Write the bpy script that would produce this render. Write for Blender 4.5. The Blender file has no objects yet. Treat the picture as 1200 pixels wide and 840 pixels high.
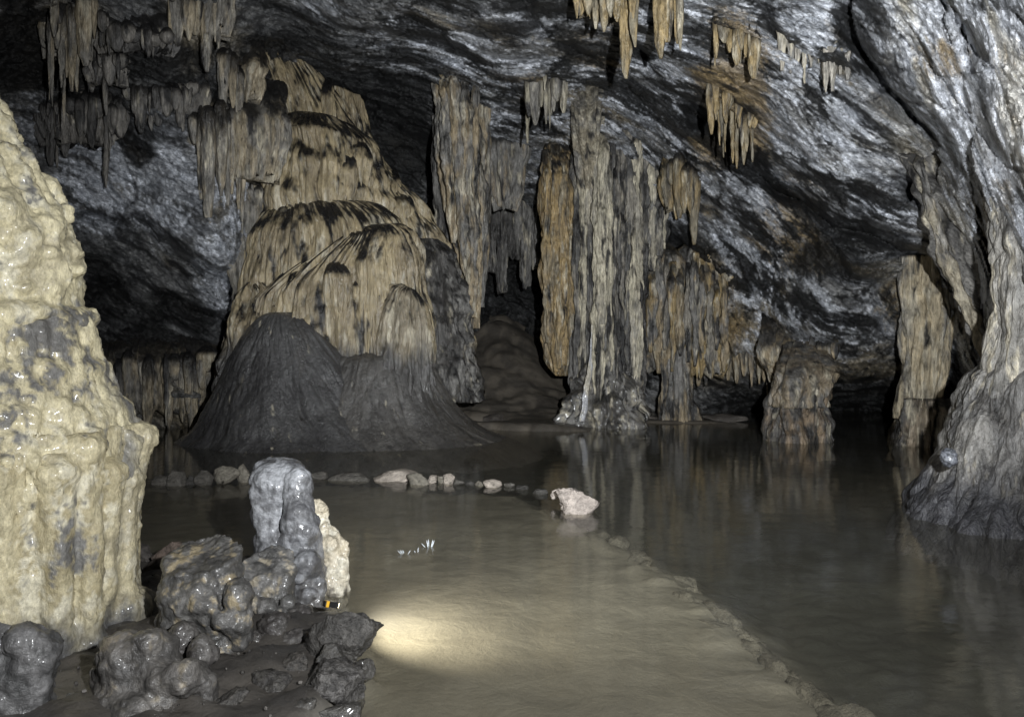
import bpy, math, random
import numpy as np

# ------------------------------------------------------------------ camera, world, lights, exposure
S = bpy.context.scene
F, CX, HY, EYE = 880.0, 600.0, 400.0, 1.6        # focal length and horizon of the 1200x840 photograph, eye height
cam_d = bpy.data.cameras.new('camera')
cam_d.sensor_width = 36.0
cam_d.lens = 36.0 * F / 1200.0
cam_d.shift_y = -(420.0 - HY) / 1200.0
cam_d.clip_start, cam_d.clip_end = 0.05, 200.0
cam = bpy.data.objects.new('camera', cam_d)
cam.location = (0, 0, EYE)
cam.rotation_euler = (math.radians(90), 0, 0)
S.collection.objects.link(cam)
S.camera = cam

W = bpy.data.worlds.new('World'); S.world = W
W.use_nodes = True
W.node_tree.nodes['Background'].inputs[0].default_value = (0.75, 0.85, 1.0, 1)
W.node_tree.nodes['Background'].inputs[1].default_value = 0.004      # deep underground: next to no ambient light

def lamp(name, kind, loc, power, col, radius, target=None, cone=None, blend=0.6):
    d = bpy.data.lights.new(name, kind)
    d.energy = power; d.color = col; d.shadow_soft_size = radius
    o = bpy.data.objects.new(name, d); o.location = loc
    if kind == 'SPOT':
        import mathutils
        d.spot_size = math.radians(cone); d.spot_blend = blend
        v = mathutils.Vector(target) - mathutils.Vector(loc)
        o.rotation_euler = v.to_track_quat('-Z', 'Y').to_euler()
    S.collection.objects.link(o)
    return o
HEAD = (0.7, 0.1, 2.0)                           # the caver's headlamp beside the camera, from the shadow on the pool
lamp('headlamp_flood', 'POINT', HEAD, 1000, (0.97, 0.985, 1.0), 0.05)
lamp('headlamp_beam', 'SPOT', HEAD, 4800, (0.93, 0.97, 1.0), 0.04, target=(0.9, 12, 4.0), cone=86, blend=1.0)

S.view_settings.view_transform = 'Standard'
S.view_settings.look = 'None'
S.view_settings.exposure = 0.0
S.view_settings.gamma = 1.0
S.view_settings.use_curve_mapping = False
S.cycles.max_bounces = 6
S.cycles.diffuse_bounces = 2
S.cycles.use_denoising = True
S.cycles.sample_clamp_indirect = 4.0

# ------------------------------------------------------------------ numeric helpers
f4 = np.float32
_rng = np.random.RandomState(7)
_perm = np.concatenate([_rng.permutation(256)] * 3).astype(np.int32)
_g = np.array([(1,1,0),(-1,1,0),(1,-1,0),(-1,-1,0),(1,0,1),(-1,0,1),(1,0,-1),(-1,0,-1),
               (0,1,1),(0,-1,1),(0,1,-1),(0,-1,-1),(1,1,0),(-1,1,0),(0,-1,1),(0,-1,-1)], f4)
def perlin(p, seed=0):
    p = np.asarray(p, f4) + f4(seed * 17.31)
    i = np.floor(p).astype(np.int32)
    f = p - i
    i &= 255
    u = f * f * f * (f * (f * 6 - 15) + 10)
    X0, Y0, Z0 = i[:, 0], i[:, 1], i[:, 2]
    res = 0
    for dx in (0, 1):
        wx = u[:, 0] if dx else 1 - u[:, 0]
        a = _perm[(X0 + dx) & 255]
        for dy in (0, 1):
            wy = wx * (u[:, 1] if dy else 1 - u[:, 1])
            b = _perm[a + ((Y0 + dy) & 255)]
            for dz in (0, 1):
                w = wy * (u[:, 2] if dz else 1 - u[:, 2])
                g = _g[_perm[b + ((Z0 + dz) & 255)] & 15]
                res = res + w * (g[:, 0] * (f[:, 0] - dx) + g[:, 1] * (f[:, 1] - dy) + g[:, 2] * (f[:, 2] - dz))
    return res
def fbm(p, o=4, seed=0, gain=0.5, lac=2.03):
    r, a = 0, 1.0
    p = np.asarray(p, f4)
    for k in range(o):
        r = r + a * perlin(p, seed + k); p = p * f4(lac); a *= gain
    return r
def billow(p, o=4, seed=0, gain=0.5):
    r, a, t = 0, 1.0, 0.0
    p = np.asarray(p, f4)
    for k in range(o):
        r = r + a * np.abs(perlin(p, seed + k)); t += a; p = p * f4(2.03); a *= gain
    return r / t * 2
def sst(a, b, x):
    t = np.clip((x - a) / (b - a), 0, 1)
    return t * t * (3 - 2 * t)
def mix(a, b, t):
    t = np.asarray(t)[:, None] if np.ndim(t) == 1 else t
    return np.asarray(a, f4) * (1 - t) + np.asarray(b, f4) * t
def P(px, py, Y):                                   # photograph pixel + distance -> point
    return np.stack(np.broadcast_arrays((np.asarray(px) - CX) / F * Y, Y, EYE - (np.asarray(py) - HY) / F * Y), -1)
def G(px, py, z=0.0):                               # photograph pixel -> point on the water level
    Y = (EYE - z) * F / (py - HY)
    return np.array([(px - CX) / F * Y, Y, z])

# ------------------------------------------------------------------ mesh / object helpers
COL = S.collection
def mesh_np(name, verts, quads, tris=None):
    me = bpy.data.meshes.new(name)
    nq = len(quads); nt = 0 if tris is None else len(tris)
    loops = np.asarray(quads, np.int32).ravel()
    starts = np.arange(nq, dtype=np.int32) * 4
    if nt:
        loops = np.concatenate([loops, np.asarray(tris, np.int32).ravel()])
        starts = np.concatenate([starts, nq * 4 + np.arange(nt, dtype=np.int32) * 3])
    me.vertices.add(len(verts)); me.vertices.foreach_set('co', np.ascontiguousarray(verts, f4).ravel())
    me.loops.add(len(loops)); me.loops.foreach_set('vertex_index', loops)
    me.polygons.add(nq + nt); me.polygons.foreach_set('loop_start', starts)
    me.polygons.foreach_set('use_smooth', np.ones(nq + nt, bool))
    me.update(calc_edges=True)
    me.validate()
    return me
def normals(verts, quads, tris=None):
    me = mesh_np('tmp', verts, quads, tris)
    n = np.zeros(len(verts) * 3, f4)
    me.vertex_normals.foreach_get('vector', n)
    bpy.data.meshes.remove(me)
    return n.reshape(-1, 3)
def thing(name, label, cat, loc, group=None):
    o = bpy.data.objects.new(name, None); COL.objects.link(o)
    o.empty_display_size = 0.1
    o.location = loc
    tag(o, label, cat, group)
    return o
def tag(o, label=None, cat=None, group=None, kind=None):
    if label: o['label'] = label
    if cat: o['category'] = cat
    if group: o['group'] = group
    if kind or cat: o['kind'] = kind or 'thing'
    return o
def obj(name, verts, quads, mat, col=None, parent=None, tris=None, flat=False):
    verts = np.asarray(verts, f4)
    if parent is None:
        base = np.array([verts[:, 0].mean(), verts[:, 1].mean(), verts[:, 2].min()])
        off = base
    else:
        base = np.zeros(3); off = np.array(parent['_at'] if '_at' in parent else parent.location)
    me = mesh_np(name, verts - off.astype(f4), quads, tris)
    if flat:
        me.polygons.foreach_set('use_smooth', np.zeros(len(me.polygons), bool))
    if col is not None:
        at = me.attributes.new('Col', 'FLOAT_COLOR', 'POINT')
        c = np.ones((len(verts), 4), f4); c[:, :3] = np.clip(col, 0.002, 0.9)
        at.data.foreach_set('color', c.ravel())
    me.materials.append(mat)
    o = bpy.data.objects.new(name, me); COL.objects.link(o)
    o.location = base
    if parent is not None: o.parent = parent
    return o

# ------------------------------------------------------------------ materials
def rockmat(name, rough=(0.25, 0.65), spec=0.5, bump=0.5, fine=60.0, mid=18.0, stretch=(1, 1, 1), rot=(0, 0, 0), var=(0.65, 1.3), coat=0.0, var2=(0.75, 1.2), stretch2=None):
    m = bpy.data.materials.new(name); m.use_nodes = True
    N, L = m.node_tree.nodes, m.node_tree.links
    b = N['Principled BSDF']
    tc = N.new('ShaderNodeTexCoord')
    mp = N.new('ShaderNodeMapping'); mp.vector_type = 'TEXTURE'; mp.inputs['Scale'].default_value = tuple(1 / k for k in stretch); mp.inputs['Rotation'].default_value = rot
    geo = N.new('ShaderNodeNewGeometry')
    L.new(geo.outputs['Position'], mp.inputs['Vector'])
    a = N.new('ShaderNodeAttribute'); a.attribute_name = 'Col'
    def noise(sc, det, rgh=0.6, warp=0.0):
        n = N.new('ShaderNodeTexNoise'); n.inputs['Scale'].default_value = sc
        n.inputs['Detail'].default_value = det; n.inputs['Roughness'].default_value = rgh
        n.inputs['Distortion'].default_value = warp
        L.new(mp.outputs[0], n.inputs['Vector']); return n
    n1, n2 = noise(mid, 5, 0.65, 0.3), noise(fine, 4, 0.7)
    if stretch2:
        mq = N.new('ShaderNodeMapping'); mq.vector_type = 'TEXTURE'; mq.inputs['Scale'].default_value = tuple(1 / k for k in stretch2); mq.inputs['Rotation'].default_value = rot
        L.new(geo.outputs['Position'], mq.inputs['Vector']); L.new(mq.outputs[0], n2.inputs['Vector'])
    mr = N.new('ShaderNodeMapRange')
    mr.inputs[1].default_value, mr.inputs[2].default_value = 0.3, 0.7
    mr.inputs[3].default_value, mr.inputs[4].default_value = var
    L.new(n1.outputs[0], mr.inputs[0])
    mm = N.new('ShaderNodeMix'); mm.data_type = 'RGBA'; mm.blend_type = 'MULTIPLY'; mm.inputs[0].default_value = 1
    L.new(a.outputs['Color'], mm.inputs[6]); L.new(mr.outputs[0], mm.inputs[7])
    mr2 = N.new('ShaderNodeMapRange')
    mr2.inputs[1].default_value, mr2.inputs[2].default_value = 0.36, 0.62
    mr2.inputs[3].default_value, mr2.inputs[4].default_value = var2
    L.new(n2.outputs[0], mr2.inputs[0])
    mm2 = N.new('ShaderNodeMix'); mm2.data_type = 'RGBA'; mm2.blend_type = 'MULTIPLY'; mm2.inputs[0].default_value = 1
    L.new(mm.outputs[2], mm2.inputs[6]); L.new(mr2.outputs[0], mm2.inputs[7])
    L.new(mm2.outputs[2], b.inputs['Base Color'])
    rr = N.new('ShaderNodeMapRange')
    rr.inputs[1].default_value, rr.inputs[2].default_value = 0.3, 0.7
    rr.inputs[3].default_value, rr.inputs[4].default_value = rough
    n3 = noise(mid * 0.35, 3)
    L.new(n3.outputs[0], rr.inputs[0]); L.new(rr.outputs[0], b.inputs['Roughness'])
    b.inputs['Specular IOR Level'].default_value = spec
    if coat: b.inputs['Coat Weight'].default_value = coat; b.inputs['Coat Roughness'].default_value = 0.14
    b1 = N.new('ShaderNodeBump'); b1.inputs['Strength'].default_value = bump; b1.inputs['Distance'].default_value = 0.6 / mid
    b2 = N.new('ShaderNodeBump'); b2.inputs['Strength'].default_value = bump; b2.inputs['Distance'].default_value = 0.6 / fine
    L.new(n1.outputs[0], b1.inputs['Height']); L.new(n2.outputs[0], b2.inputs['Height'])
    L.new(b1.outputs[0], b2.inputs['Normal']); L.new(b2.outputs[0], b.inputs['Normal'])
    return m
STR = (0, math.radians(-28), 0)      # the beds dip to the right
M_wall = rockmat('bedded_cave_rock', (0.36, 0.8), 0.4, 1.0, 36, 9, (0.45, 1, 1.2), (0, math.radians(27), 0), (0.6, 1.34), var2=(.55, 1.3))
M_flow = rockmat('flowstone_calcite', (0.1, 0.42), 0.6, 1.0, 34, 9, (1, 1, 0.35), var=(0.6, 1.3), var2=(.76, 1.16), stretch2=(1, 1, .16))
M_drip = rockmat('dripstone', (0.24, 0.62), 0.5, 1.0, 28, 8, (1, 1, 0.4), var=(0.4, 1.5), var2=(.6, 1.26), stretch2=(1, 1, .2))
M_cream = rockmat('wet_cream_calcite', (0.28, 0.62), 0.5, 0.6, 80, 22, (1, 1, 0.6), var=(0.7, 1.22), coat=0.3, var2=(.8, 1.15))
M_mud = rockmat('wet_mud', (0.25, 0.55), 0.5, 0.22, 60, 5, (1, 1, 1), var=(0.86, 1.12), var2=(.94, 1.05))
M_wet = rockmat('wet_grey_dripstone', (0.16, 0.5), 0.55, 0.7, 60, 16, (1, 1, 1), var=(0.65, 1.3), coat=0.55)
M_slick = rockmat('slick_wet_dripstone', (0.22, 0.6), 0.5, 0.5, 60, 14, (1, 1, 1), var=(0.6, 1.35), coat=0.3, var2=(.78, 1.18))
M_bank = rockmat('muddy_bank_rock', (0.3, 0.6), 0.5, 1.0, 60, 14, (1, 1, 1), var=(0.6, 1.35), var2=(.6, 1.3))
M_stone = rockmat('loose_stone', (0.4, 0.8), 0.4, 1.0, 70, 16, (1, 1, 1.3), var=(0.65, 1.3))

# ------------------------------------------------------------------ the cave wall and roof (one sheet, terrain)
# distance in metres of the rock behind each formation, at photograph pixels; bases follow the shoreline on the water
CTRL = [(-300,-300,6),(-300,100,7),(-300,400,8.5),(-300,700,8.5),(0,-300,6.5),(0,0,10),(0,150,12),(0,400,13),(0,700,13),
 (100,-100,9.5),(90,50,11.3),(100,150,12.4),(60,215,12.6),(160,190,12.2),(200,250,12.2),(270,300,12.3),(130,300,13.6),(190,340,13.8),(120,420,14.2),(200,460,14.2),(200,700,14.2),
 (200,-300,7),(200,60,11.2),(240,110,12.2),(290,180,12.6),(330,60,14.2),(330,200,15.4),(330,300,15.6),(330,700,15.6),
 (400,-300,7),(400,-60,10),(400,30,11.5),(430,110,15.5),(480,160,16.5),(500,100,14.5),(480,350,16.5),(480,700,16.5),
 (560,-300,6.5),(560,-50,8.6),(560,30,10.5),(600,90,12.2),(600,150,14.5),(590,200,16.5),(600,280,18.5),(600,380,20),(600,700,20),
 (690,-50,8.5),(690,40,10.6),(690,110,13.2),(700,250,16.5),(700,480,17),(700,700,17),
 (800,-300,5.5),(800,-60,7.4),(800,40,9.6),(790,150,12.5),(800,260,14.8),(820,340,15.6),(820,440,16.0),(820,520,16.6),(820,700,17),
 (900,0,8.2),(900,100,9.8),(900,200,11.6),(900,300,13.6),(890,400,14.4),(900,452,14.2),(900,475,18.5),(900,700,18.5),
 (1000,-300,4.2),(1000,0,7.4),(1000,100,8.5),(1000,200,10.0),(1000,300,11.6),(1000,400,12.6),(1000,448,12.8),(1000,472,18),(1000,700,18),
 (1060,280,10.8),(1060,400,12.6),(1060,470,16),(1060,700,16),
 (1100,0,6.3),(1100,100,7.0),(1110,200,8.6),(1110,290,10.6),(1110,350,12.6),(1120,480,14),(1120,700,14),(1150,300,8.9),(1150,400,9.4),(1172,290,7.3),(1172,380,7.7),
 (1180,-300,3.6),(1180,0,5.2),(1180,100,5.6),(1170,200,6.2),(1190,300,6.7),(1200,400,7.6),(1180,550,8.6),(1180,700,8.6),
 (1350,-300,3.2),(1350,0,4.3),(1350,200,5.0),(1350,400,6.0),(1350,700,6.0),(1550,-300,3),(1550,0,3.6),(1550,400,4.6),(1550,700,4.6)]
_c = np.array(CTRL, float)
def _tps(r2):
    return 0.5 * r2 * np.log(r2 + 1e-9)
def _rbf_fit(c, lam=0.02):
    q = c[:, :2] / 300.0
    K = _tps(((q[:, None] - q[None]) ** 2).sum(-1)) + lam * np.eye(len(c))
    Pm = np.c_[np.ones(len(c)), q]
    A = np.block([[K, Pm], [Pm.T, np.zeros((3, 3))]])
    return q, np.linalg.solve(A, np.r_[np.log(c[:, 2]), 0, 0, 0])
_q, _w = _rbf_fit(_c)
def wd(px, py):                                    # distance of the bare rock at a pixel
    x = np.stack([np.ravel(px), np.ravel(py)], -1) / 300.0
    r = _tps(((x[:, None] - _q[None]) ** 2).sum(-1)) @ _w[:-3] + _w[-3] + x @ _w[-2:]
    return np.exp(r)

def plates(q, seed):
    """broken rock plates: every cell of a 3-D cell pattern is a tilted plane; returns height, a random number per plate and the distance to the joint"""
    q = np.asarray(q, f4); i = np.floor(q).astype(np.int32)
    d1 = np.full(len(q), 9, f4); d2 = d1.copy(); hgt = np.zeros(len(q), f4); rnd_ = np.zeros(len(q), f4)
    for dx in (-1, 0, 1):
        for dy in (-1, 0, 1):
            for dz in (-1, 0, 1):
                c = i + np.array([dx, dy, dz], np.int32)
                h = _perm[_perm[_perm[(c[:, 0] + seed) & 255] + (c[:, 1] & 255)] + (c[:, 2] & 255)]
                r1, r2, r3 = _perm[h + 31] / 255., _perm[h + 77] / 255., _perm[h + 129] / 255.
                o = c + np.stack([r1, r2, r3], -1) - q
                d = (o * o).sum(-1)
                t = (r2 - .5) * o[:, 0] * 1.1 + (r3 - .5) * o[:, 2] * 1.6 + (r1 - .5) * o[:, 1] + (_perm[h + 200] / 255. - .5) * 1.1
                m = d < d1
                d2 = np.where(m, d1, np.minimum(d2, d)); hgt = np.where(m, t, hgt); rnd_ = np.where(m, r3, rnd_); d1 = np.where(m, d, d1)
    return hgt, rnd_, np.sqrt(d2) - np.sqrt(d1)
def polydist(px, py, pts):
    d = np.full(px.shape, 1e9)
    side = np.zeros(px.shape)
    for (x0, y0), (x1, y1) in zip(pts[:-1], pts[1:]):
        vx, vy = x1 - x0, y1 - y0
        t = np.clip(((px - x0) * vx + (py - y0) * vy) / (vx * vx + vy * vy), 0, 1)
        dd = np.hypot(px - x0 - t * vx, py - y0 - t * vy)
        s = np.sign(vx * (py - y0) - vy * (px - x0))
        side = np.where(dd < d, s, side); d = np.minimum(d, dd)
    return d, side
def blobs(px, py, L):
    r = np.zeros(px.shape)
    for x, y, rx, ry, w in L:
        r = np.maximum(r, w * np.exp(-(((px - x) / rx) ** 2 + ((py - y) / ry) ** 2) ** 1.5))
    return r
# clefts between the rock beds: polyline, width px, depth m, overhang of the side to the right of travel
CLEFTS = [([(985,-60),(1015,40),(1045,100),(1085,160),(1100,215),(1075,225)], 16, 0.85, -0.42),
 ([(820,140),(900,215),(980,262),(1050,290),(1090,325)], 13, 0.75, -0.2),
 ([(730,40),(800,110),(850,165),(930,205),(1010,235)], 9, 0.3, -0.10),
 ([(600,0),(680,60),(760,120),(810,190)], 9, 0.28, -0.12),
 ([(880,-20),(940,70),(1010,150),(1070,190)], 8, 0.22, -0.08),
 ([(770,285),(850,320),(930,350),(1000,380)], 9, 0.3, -0.10),
 ([(905,225),(960,250),(1000,330),(1050,360)], 7, 0.25, 0.1),
 ([(480,20),(560,80),(640,140)], 10, 0.35, -0.15),
 ([(1060,60),(1120,130),(1200,190)], 9, 0.2, -0.1),
 ([(1080,-20),(1140,60),(1230,120)], 8, 0.2, 0.08),
 ([(1130,230),(1150,290),(1195,330)], 8, 0.25, 0.08),
 ([(100,255),(160,262),(200,300),(250,318),(285,355)], 7, 0.45, 0.25),
 ([(110,330),(170,338),(260,372)], 8, 0.35, -0.2),
 ([(110,400),(180,420),(250,410)], 9, 0.35, 0.15),
 ([(80,120),(200,110),(300,150)], 12, 0.3, 0.0)]

SURF = {}
def Yr(px, py, off=0.0):                            # distance of the finished rock face at a pixel, averaged over a small patch
    i = int(np.searchsorted(SURF['xs'], px)); j = int(np.searchsorted(SURF['ys'], py))
    return float(SURF['Y'][max(0, j - 5):j + 6, max(0, i - 5):i + 6].mean()) - off
def build_wall():
    xs = np.concatenate([np.linspace(-300, -25, 40)[:-1], np.linspace(-25, 1225, 800), np.linspace(1225, 1550, 40)[1:]])
    ys = np.concatenate([np.linspace(-420, -25, 60)[:-1], np.linspace(-25, 510, 360), np.linspace(510, 700, 30)[1:]])
    # coarse distance, then bilinear
    gx, gy = np.linspace(-300, 1550, 186), np.linspace(-420, 700, 113)
    D = wd(*np.meshgrid(gx, gy)).reshape(len(gy), len(gx))
    ix = np.clip(np.searchsorted(gx, xs) - 1, 0, len(gx) - 2); tx = (xs - gx[ix]) / (gx[1] - gx[0])
    iy = np.clip(np.searchsorted(gy, ys) - 1, 0, len(gy) - 2); ty = (ys - gy[iy]) / (gy[1] - gy[0])
    A = D[:, ix] * (1 - tx) + D[:, ix + 1] * tx
    Y = (A[iy] * (1 - ty)[:, None] + A[iy + 1] * ty[:, None])
    px, py = np.meshgrid(xs, ys)
    px, py, Y = px.ravel(), py.ravel(), Y.ravel()
    p = P(px, py, Y).astype(f4)
    # large folds
    wob = fbm(p * f4(0.55), 3, 3)
    c, s = math.cos(math.radians(27)), math.sin(math.radians(27))
    e1 = np.array([c, 0.0, -s]); e2 = np.array([0.15, 0.98, 0.1]); e3 = np.cross(e1, e2)
    wx, wy, wz = (fbm(p * f4(0.8), 3, 11), fbm(p * f4(0.8), 3, 21), fbm(p * f4(0.8), 3, 31))
    pw = p + 0.22 * np.stack([wx, wy, wz], -1)
    q = np.stack([pw @ e1, pw @ e2, pw @ e3], -1).astype(f4)
    left = sst(330, 230, px)
    bed = billow(q * f4([0.55, 1.5, 2.1]), 5, 41, 0.6)
    bed2 = fbm(q * f4([1.3, 3.5, 6.5]), 4, 51, 0.6)
    drip = billow(p * f4([5.5, 5.5, 0.7]) + 0.3 * wx[:, None], 3, 61)
    pl1, pr1, pe1 = plates(q * f4([.42, 1.0, 1.25]) + .12 * np.stack([wz, wx, wy], -1), 3)
    pl2, pr2, pe2 = plates(q * f4([1.2, 2.6, 3.6]) + .2 * np.stack([wx, wz, wy], -1), 9)
    pl3, pr3, pe3 = plates(q * f4([3.0, 6.0, 8.5]) + .25 * np.stack([wy, wz, wx], -1), 17)
    pit = billow(p * f4([9, 9, 7]), 3, 95, .6)
    amp = 0.35 + 0.65 * sst(-400, 60, py)
    dmask = blobs(px, py, [(840,370,110,75,1),(960,425,130,26,0.9),(640,110,70,70,.6),(120,90,200,70,.9),(200,455,60,45,1),(700,100,70,60,.6),(960,70,70,50,.6),(1180,220,60,40,.5),(590,300,60,90,1)])
    disp = amp * (0.16 * (bed - 0.5) + 0.06 * bed2 * (0.5 + bed) + 0.40 * wob + .36 * pl1 + .18 * pl2 + .07 * pl3 + .05 * (pit - .5)) + dmask * 0.13 * (drip - 0.5)
    for pts, wpx, dep, ov in CLEFTS:
        jx = px + 9 * wx + 14 * wz; jy = py + 14 * wy
        d, side = polydist(jx, jy, pts)
        disp -= dep * np.exp(-(d / wpx) ** 2)
        disp += ov * side * np.exp(-(d / (wpx * 4)))
    cleft_shade = np.zeros(px.shape)
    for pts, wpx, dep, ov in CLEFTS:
        d, _ = polydist(px + 9 * wx + 14 * wz, py + 14 * wy, pts); cleft_shade = np.maximum(cleft_shade, np.exp(-(d / (wpx * 1.5)) ** 2) * min(1, dep * 2.4))  # mask for the shade inside the clefts, painted into the rock colour
    # overhanging lip low on the right, ragged with drips
    Yd = Y - disp * (0.55 + 0.05 * Y)
    v = P(px, py, Yd).astype(f4)
    nx = len(xs); ny = len(ys)
    SURF.update(xs=xs, ys=ys, Y=Yd.reshape(ny, nx))
    # colours: dark limestone, pale mineral bloom, soot-black coating, painted shade in clefts and along seams, ochre flow
    stk = fbm(q * f4([0.75, 2.2, 3.4]), 6, 71, 0.68)
    stk2 = fbm(q * f4([0.5, 1.2, 1.5]), 3, 81, 0.55)
    fine = fbm(p * f4([14, 14, 9]), 3, 91, 0.6)
    frost = blobs(px, py, [(900,90,300,170,.72),(1140,90,180,240,1.5),(1180,300,100,190,1.3),(1000,60,140,120,1.0),(170,205,135,70,1.5),(268,300,38,70,1.4),(50,150,40,60,.8),(610,150,110,50,.85),(560,60,160,70,.75),(880,290,170,80,.68),(830,330,120,50,.7),(760,100,120,90,.72),(650,220,60,60,.6),(960,380,120,60,.55),(585,215,40,40,.8),(380,10,60,25,.5)])
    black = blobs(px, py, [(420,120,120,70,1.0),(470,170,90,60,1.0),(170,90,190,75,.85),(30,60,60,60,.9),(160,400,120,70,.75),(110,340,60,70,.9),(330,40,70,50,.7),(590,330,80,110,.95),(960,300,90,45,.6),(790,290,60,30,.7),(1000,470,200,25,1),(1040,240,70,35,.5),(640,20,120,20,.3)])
    ochre = blobs(px, py, [(860,90,50,90,.85),(850,170,45,35,.8),(715,10,50,40,.6),(930,270,55,65,.6),(1120,70,45,35,.5),(1180,250,40,60,.4),(980,40,40,40,.4),(700,70,40,40,.45),(830,360,60,60,.5),(640,110,40,30,.4),(1050,370,50,40,.35)])
    tanm = blobs(px, py, [(80,60,60,70,.6),(240,50,60,50,.6),(280,190,60,60,.7),(200,455,60,45,.55),(840,380,100,70,.7),(960,430,130,30,.55),(690,110,50,70,.55),(1160,200,100,140,.55),(980,60,60,50,.45)])
    h = (bed - 0.5)
    right = sst(1000, 1110, px + 40 * stk2) * sst(420, 330, py)
    fm = sst(-0.26, 0.34, 0.8 * stk + 0.3 * h + 0.3 * fine + .55 * (pit - .5) + 0.62 * (frost - 0.55))
    fm = fm * sst(0.1, 0.5, frost + 0.3 * stk2) * (.35 + .65 * sst(.15, .75, pr1 * .45 + pr2 * .4 + pr3 * .35))
    base = mix((0.095, 0.096, 0.098), (0.24, 0.238, 0.234), sst(-0.4, 0.6, .6 * stk2 + 0.5 * fine + .7 * (pr3 - .5) + .5 * (pr2 - .5)))
    col = mix(base, (0.27, 0.225, 0.15), sst(0.1, 0.7, tanm + 0.6 * stk2) * 0.75)
    col = mix(col, mix((0.38, 0.40, 0.44), (0.72, 0.74, 0.79), sst(-.5, .5, fine + .3 * stk + .8 * (pr3 - .5) + .5 * (pr2 - .5) + .4 * right)), fm * 0.95)
    col = mix(col, (0.54, 0.50, 0.41), sst(.1, .5, stk2 + .3 * fine) * right * .55)
    col = mix(col, (0.27, 0.19, 0.085), sst(0.25, 0.65, ochre + 0.45 * stk2 + 0.25 * fine) * 0.8)
    seam_shade = np.exp(-(np.abs(fbm(q * f4([0.35, 1.0, 2.0]), 3, 85, .5)) / .035) ** 2) * sst(-.1, .3, fbm(p * f4(.9), 2, 87) + .1)  # thin black lines: shade under bed overhangs, put into the colour
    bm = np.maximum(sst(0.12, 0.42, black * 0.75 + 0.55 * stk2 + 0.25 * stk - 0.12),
                    sst(0.16, 0.44, -stk * .75 - 0.65 * stk2 - .12 * fine + .9 * cleft_shade + .3 * seam_shade + .22 * (np.maximum(pr1 * .6 + pr2 * .4 - .62, -.2)) + .25 * np.exp(-(pe1 / .06) ** 2) + .25 * np.exp(-(pe2 / .06) ** 2) + .12 * np.exp(-(pe3 / .08) ** 2) + .25 * (pr3 - .5) - .15) * (px > 330) * 0.97) * (1 - .6 * right)
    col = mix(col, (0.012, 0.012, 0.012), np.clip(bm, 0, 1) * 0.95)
    idx = np.arange(nx * ny, dtype=np.int32).reshape(ny, nx)
    quads = np.stack([idx[:-1, :-1], idx[1:, :-1], idx[1:, 1:], idx[:-1, 1:]], -1).reshape(-1, 4)
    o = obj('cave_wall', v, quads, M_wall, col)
    tag(o, 'dark bedded limestone wall and roof of the cave', None, None, 'structure')
build_wall()

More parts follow.
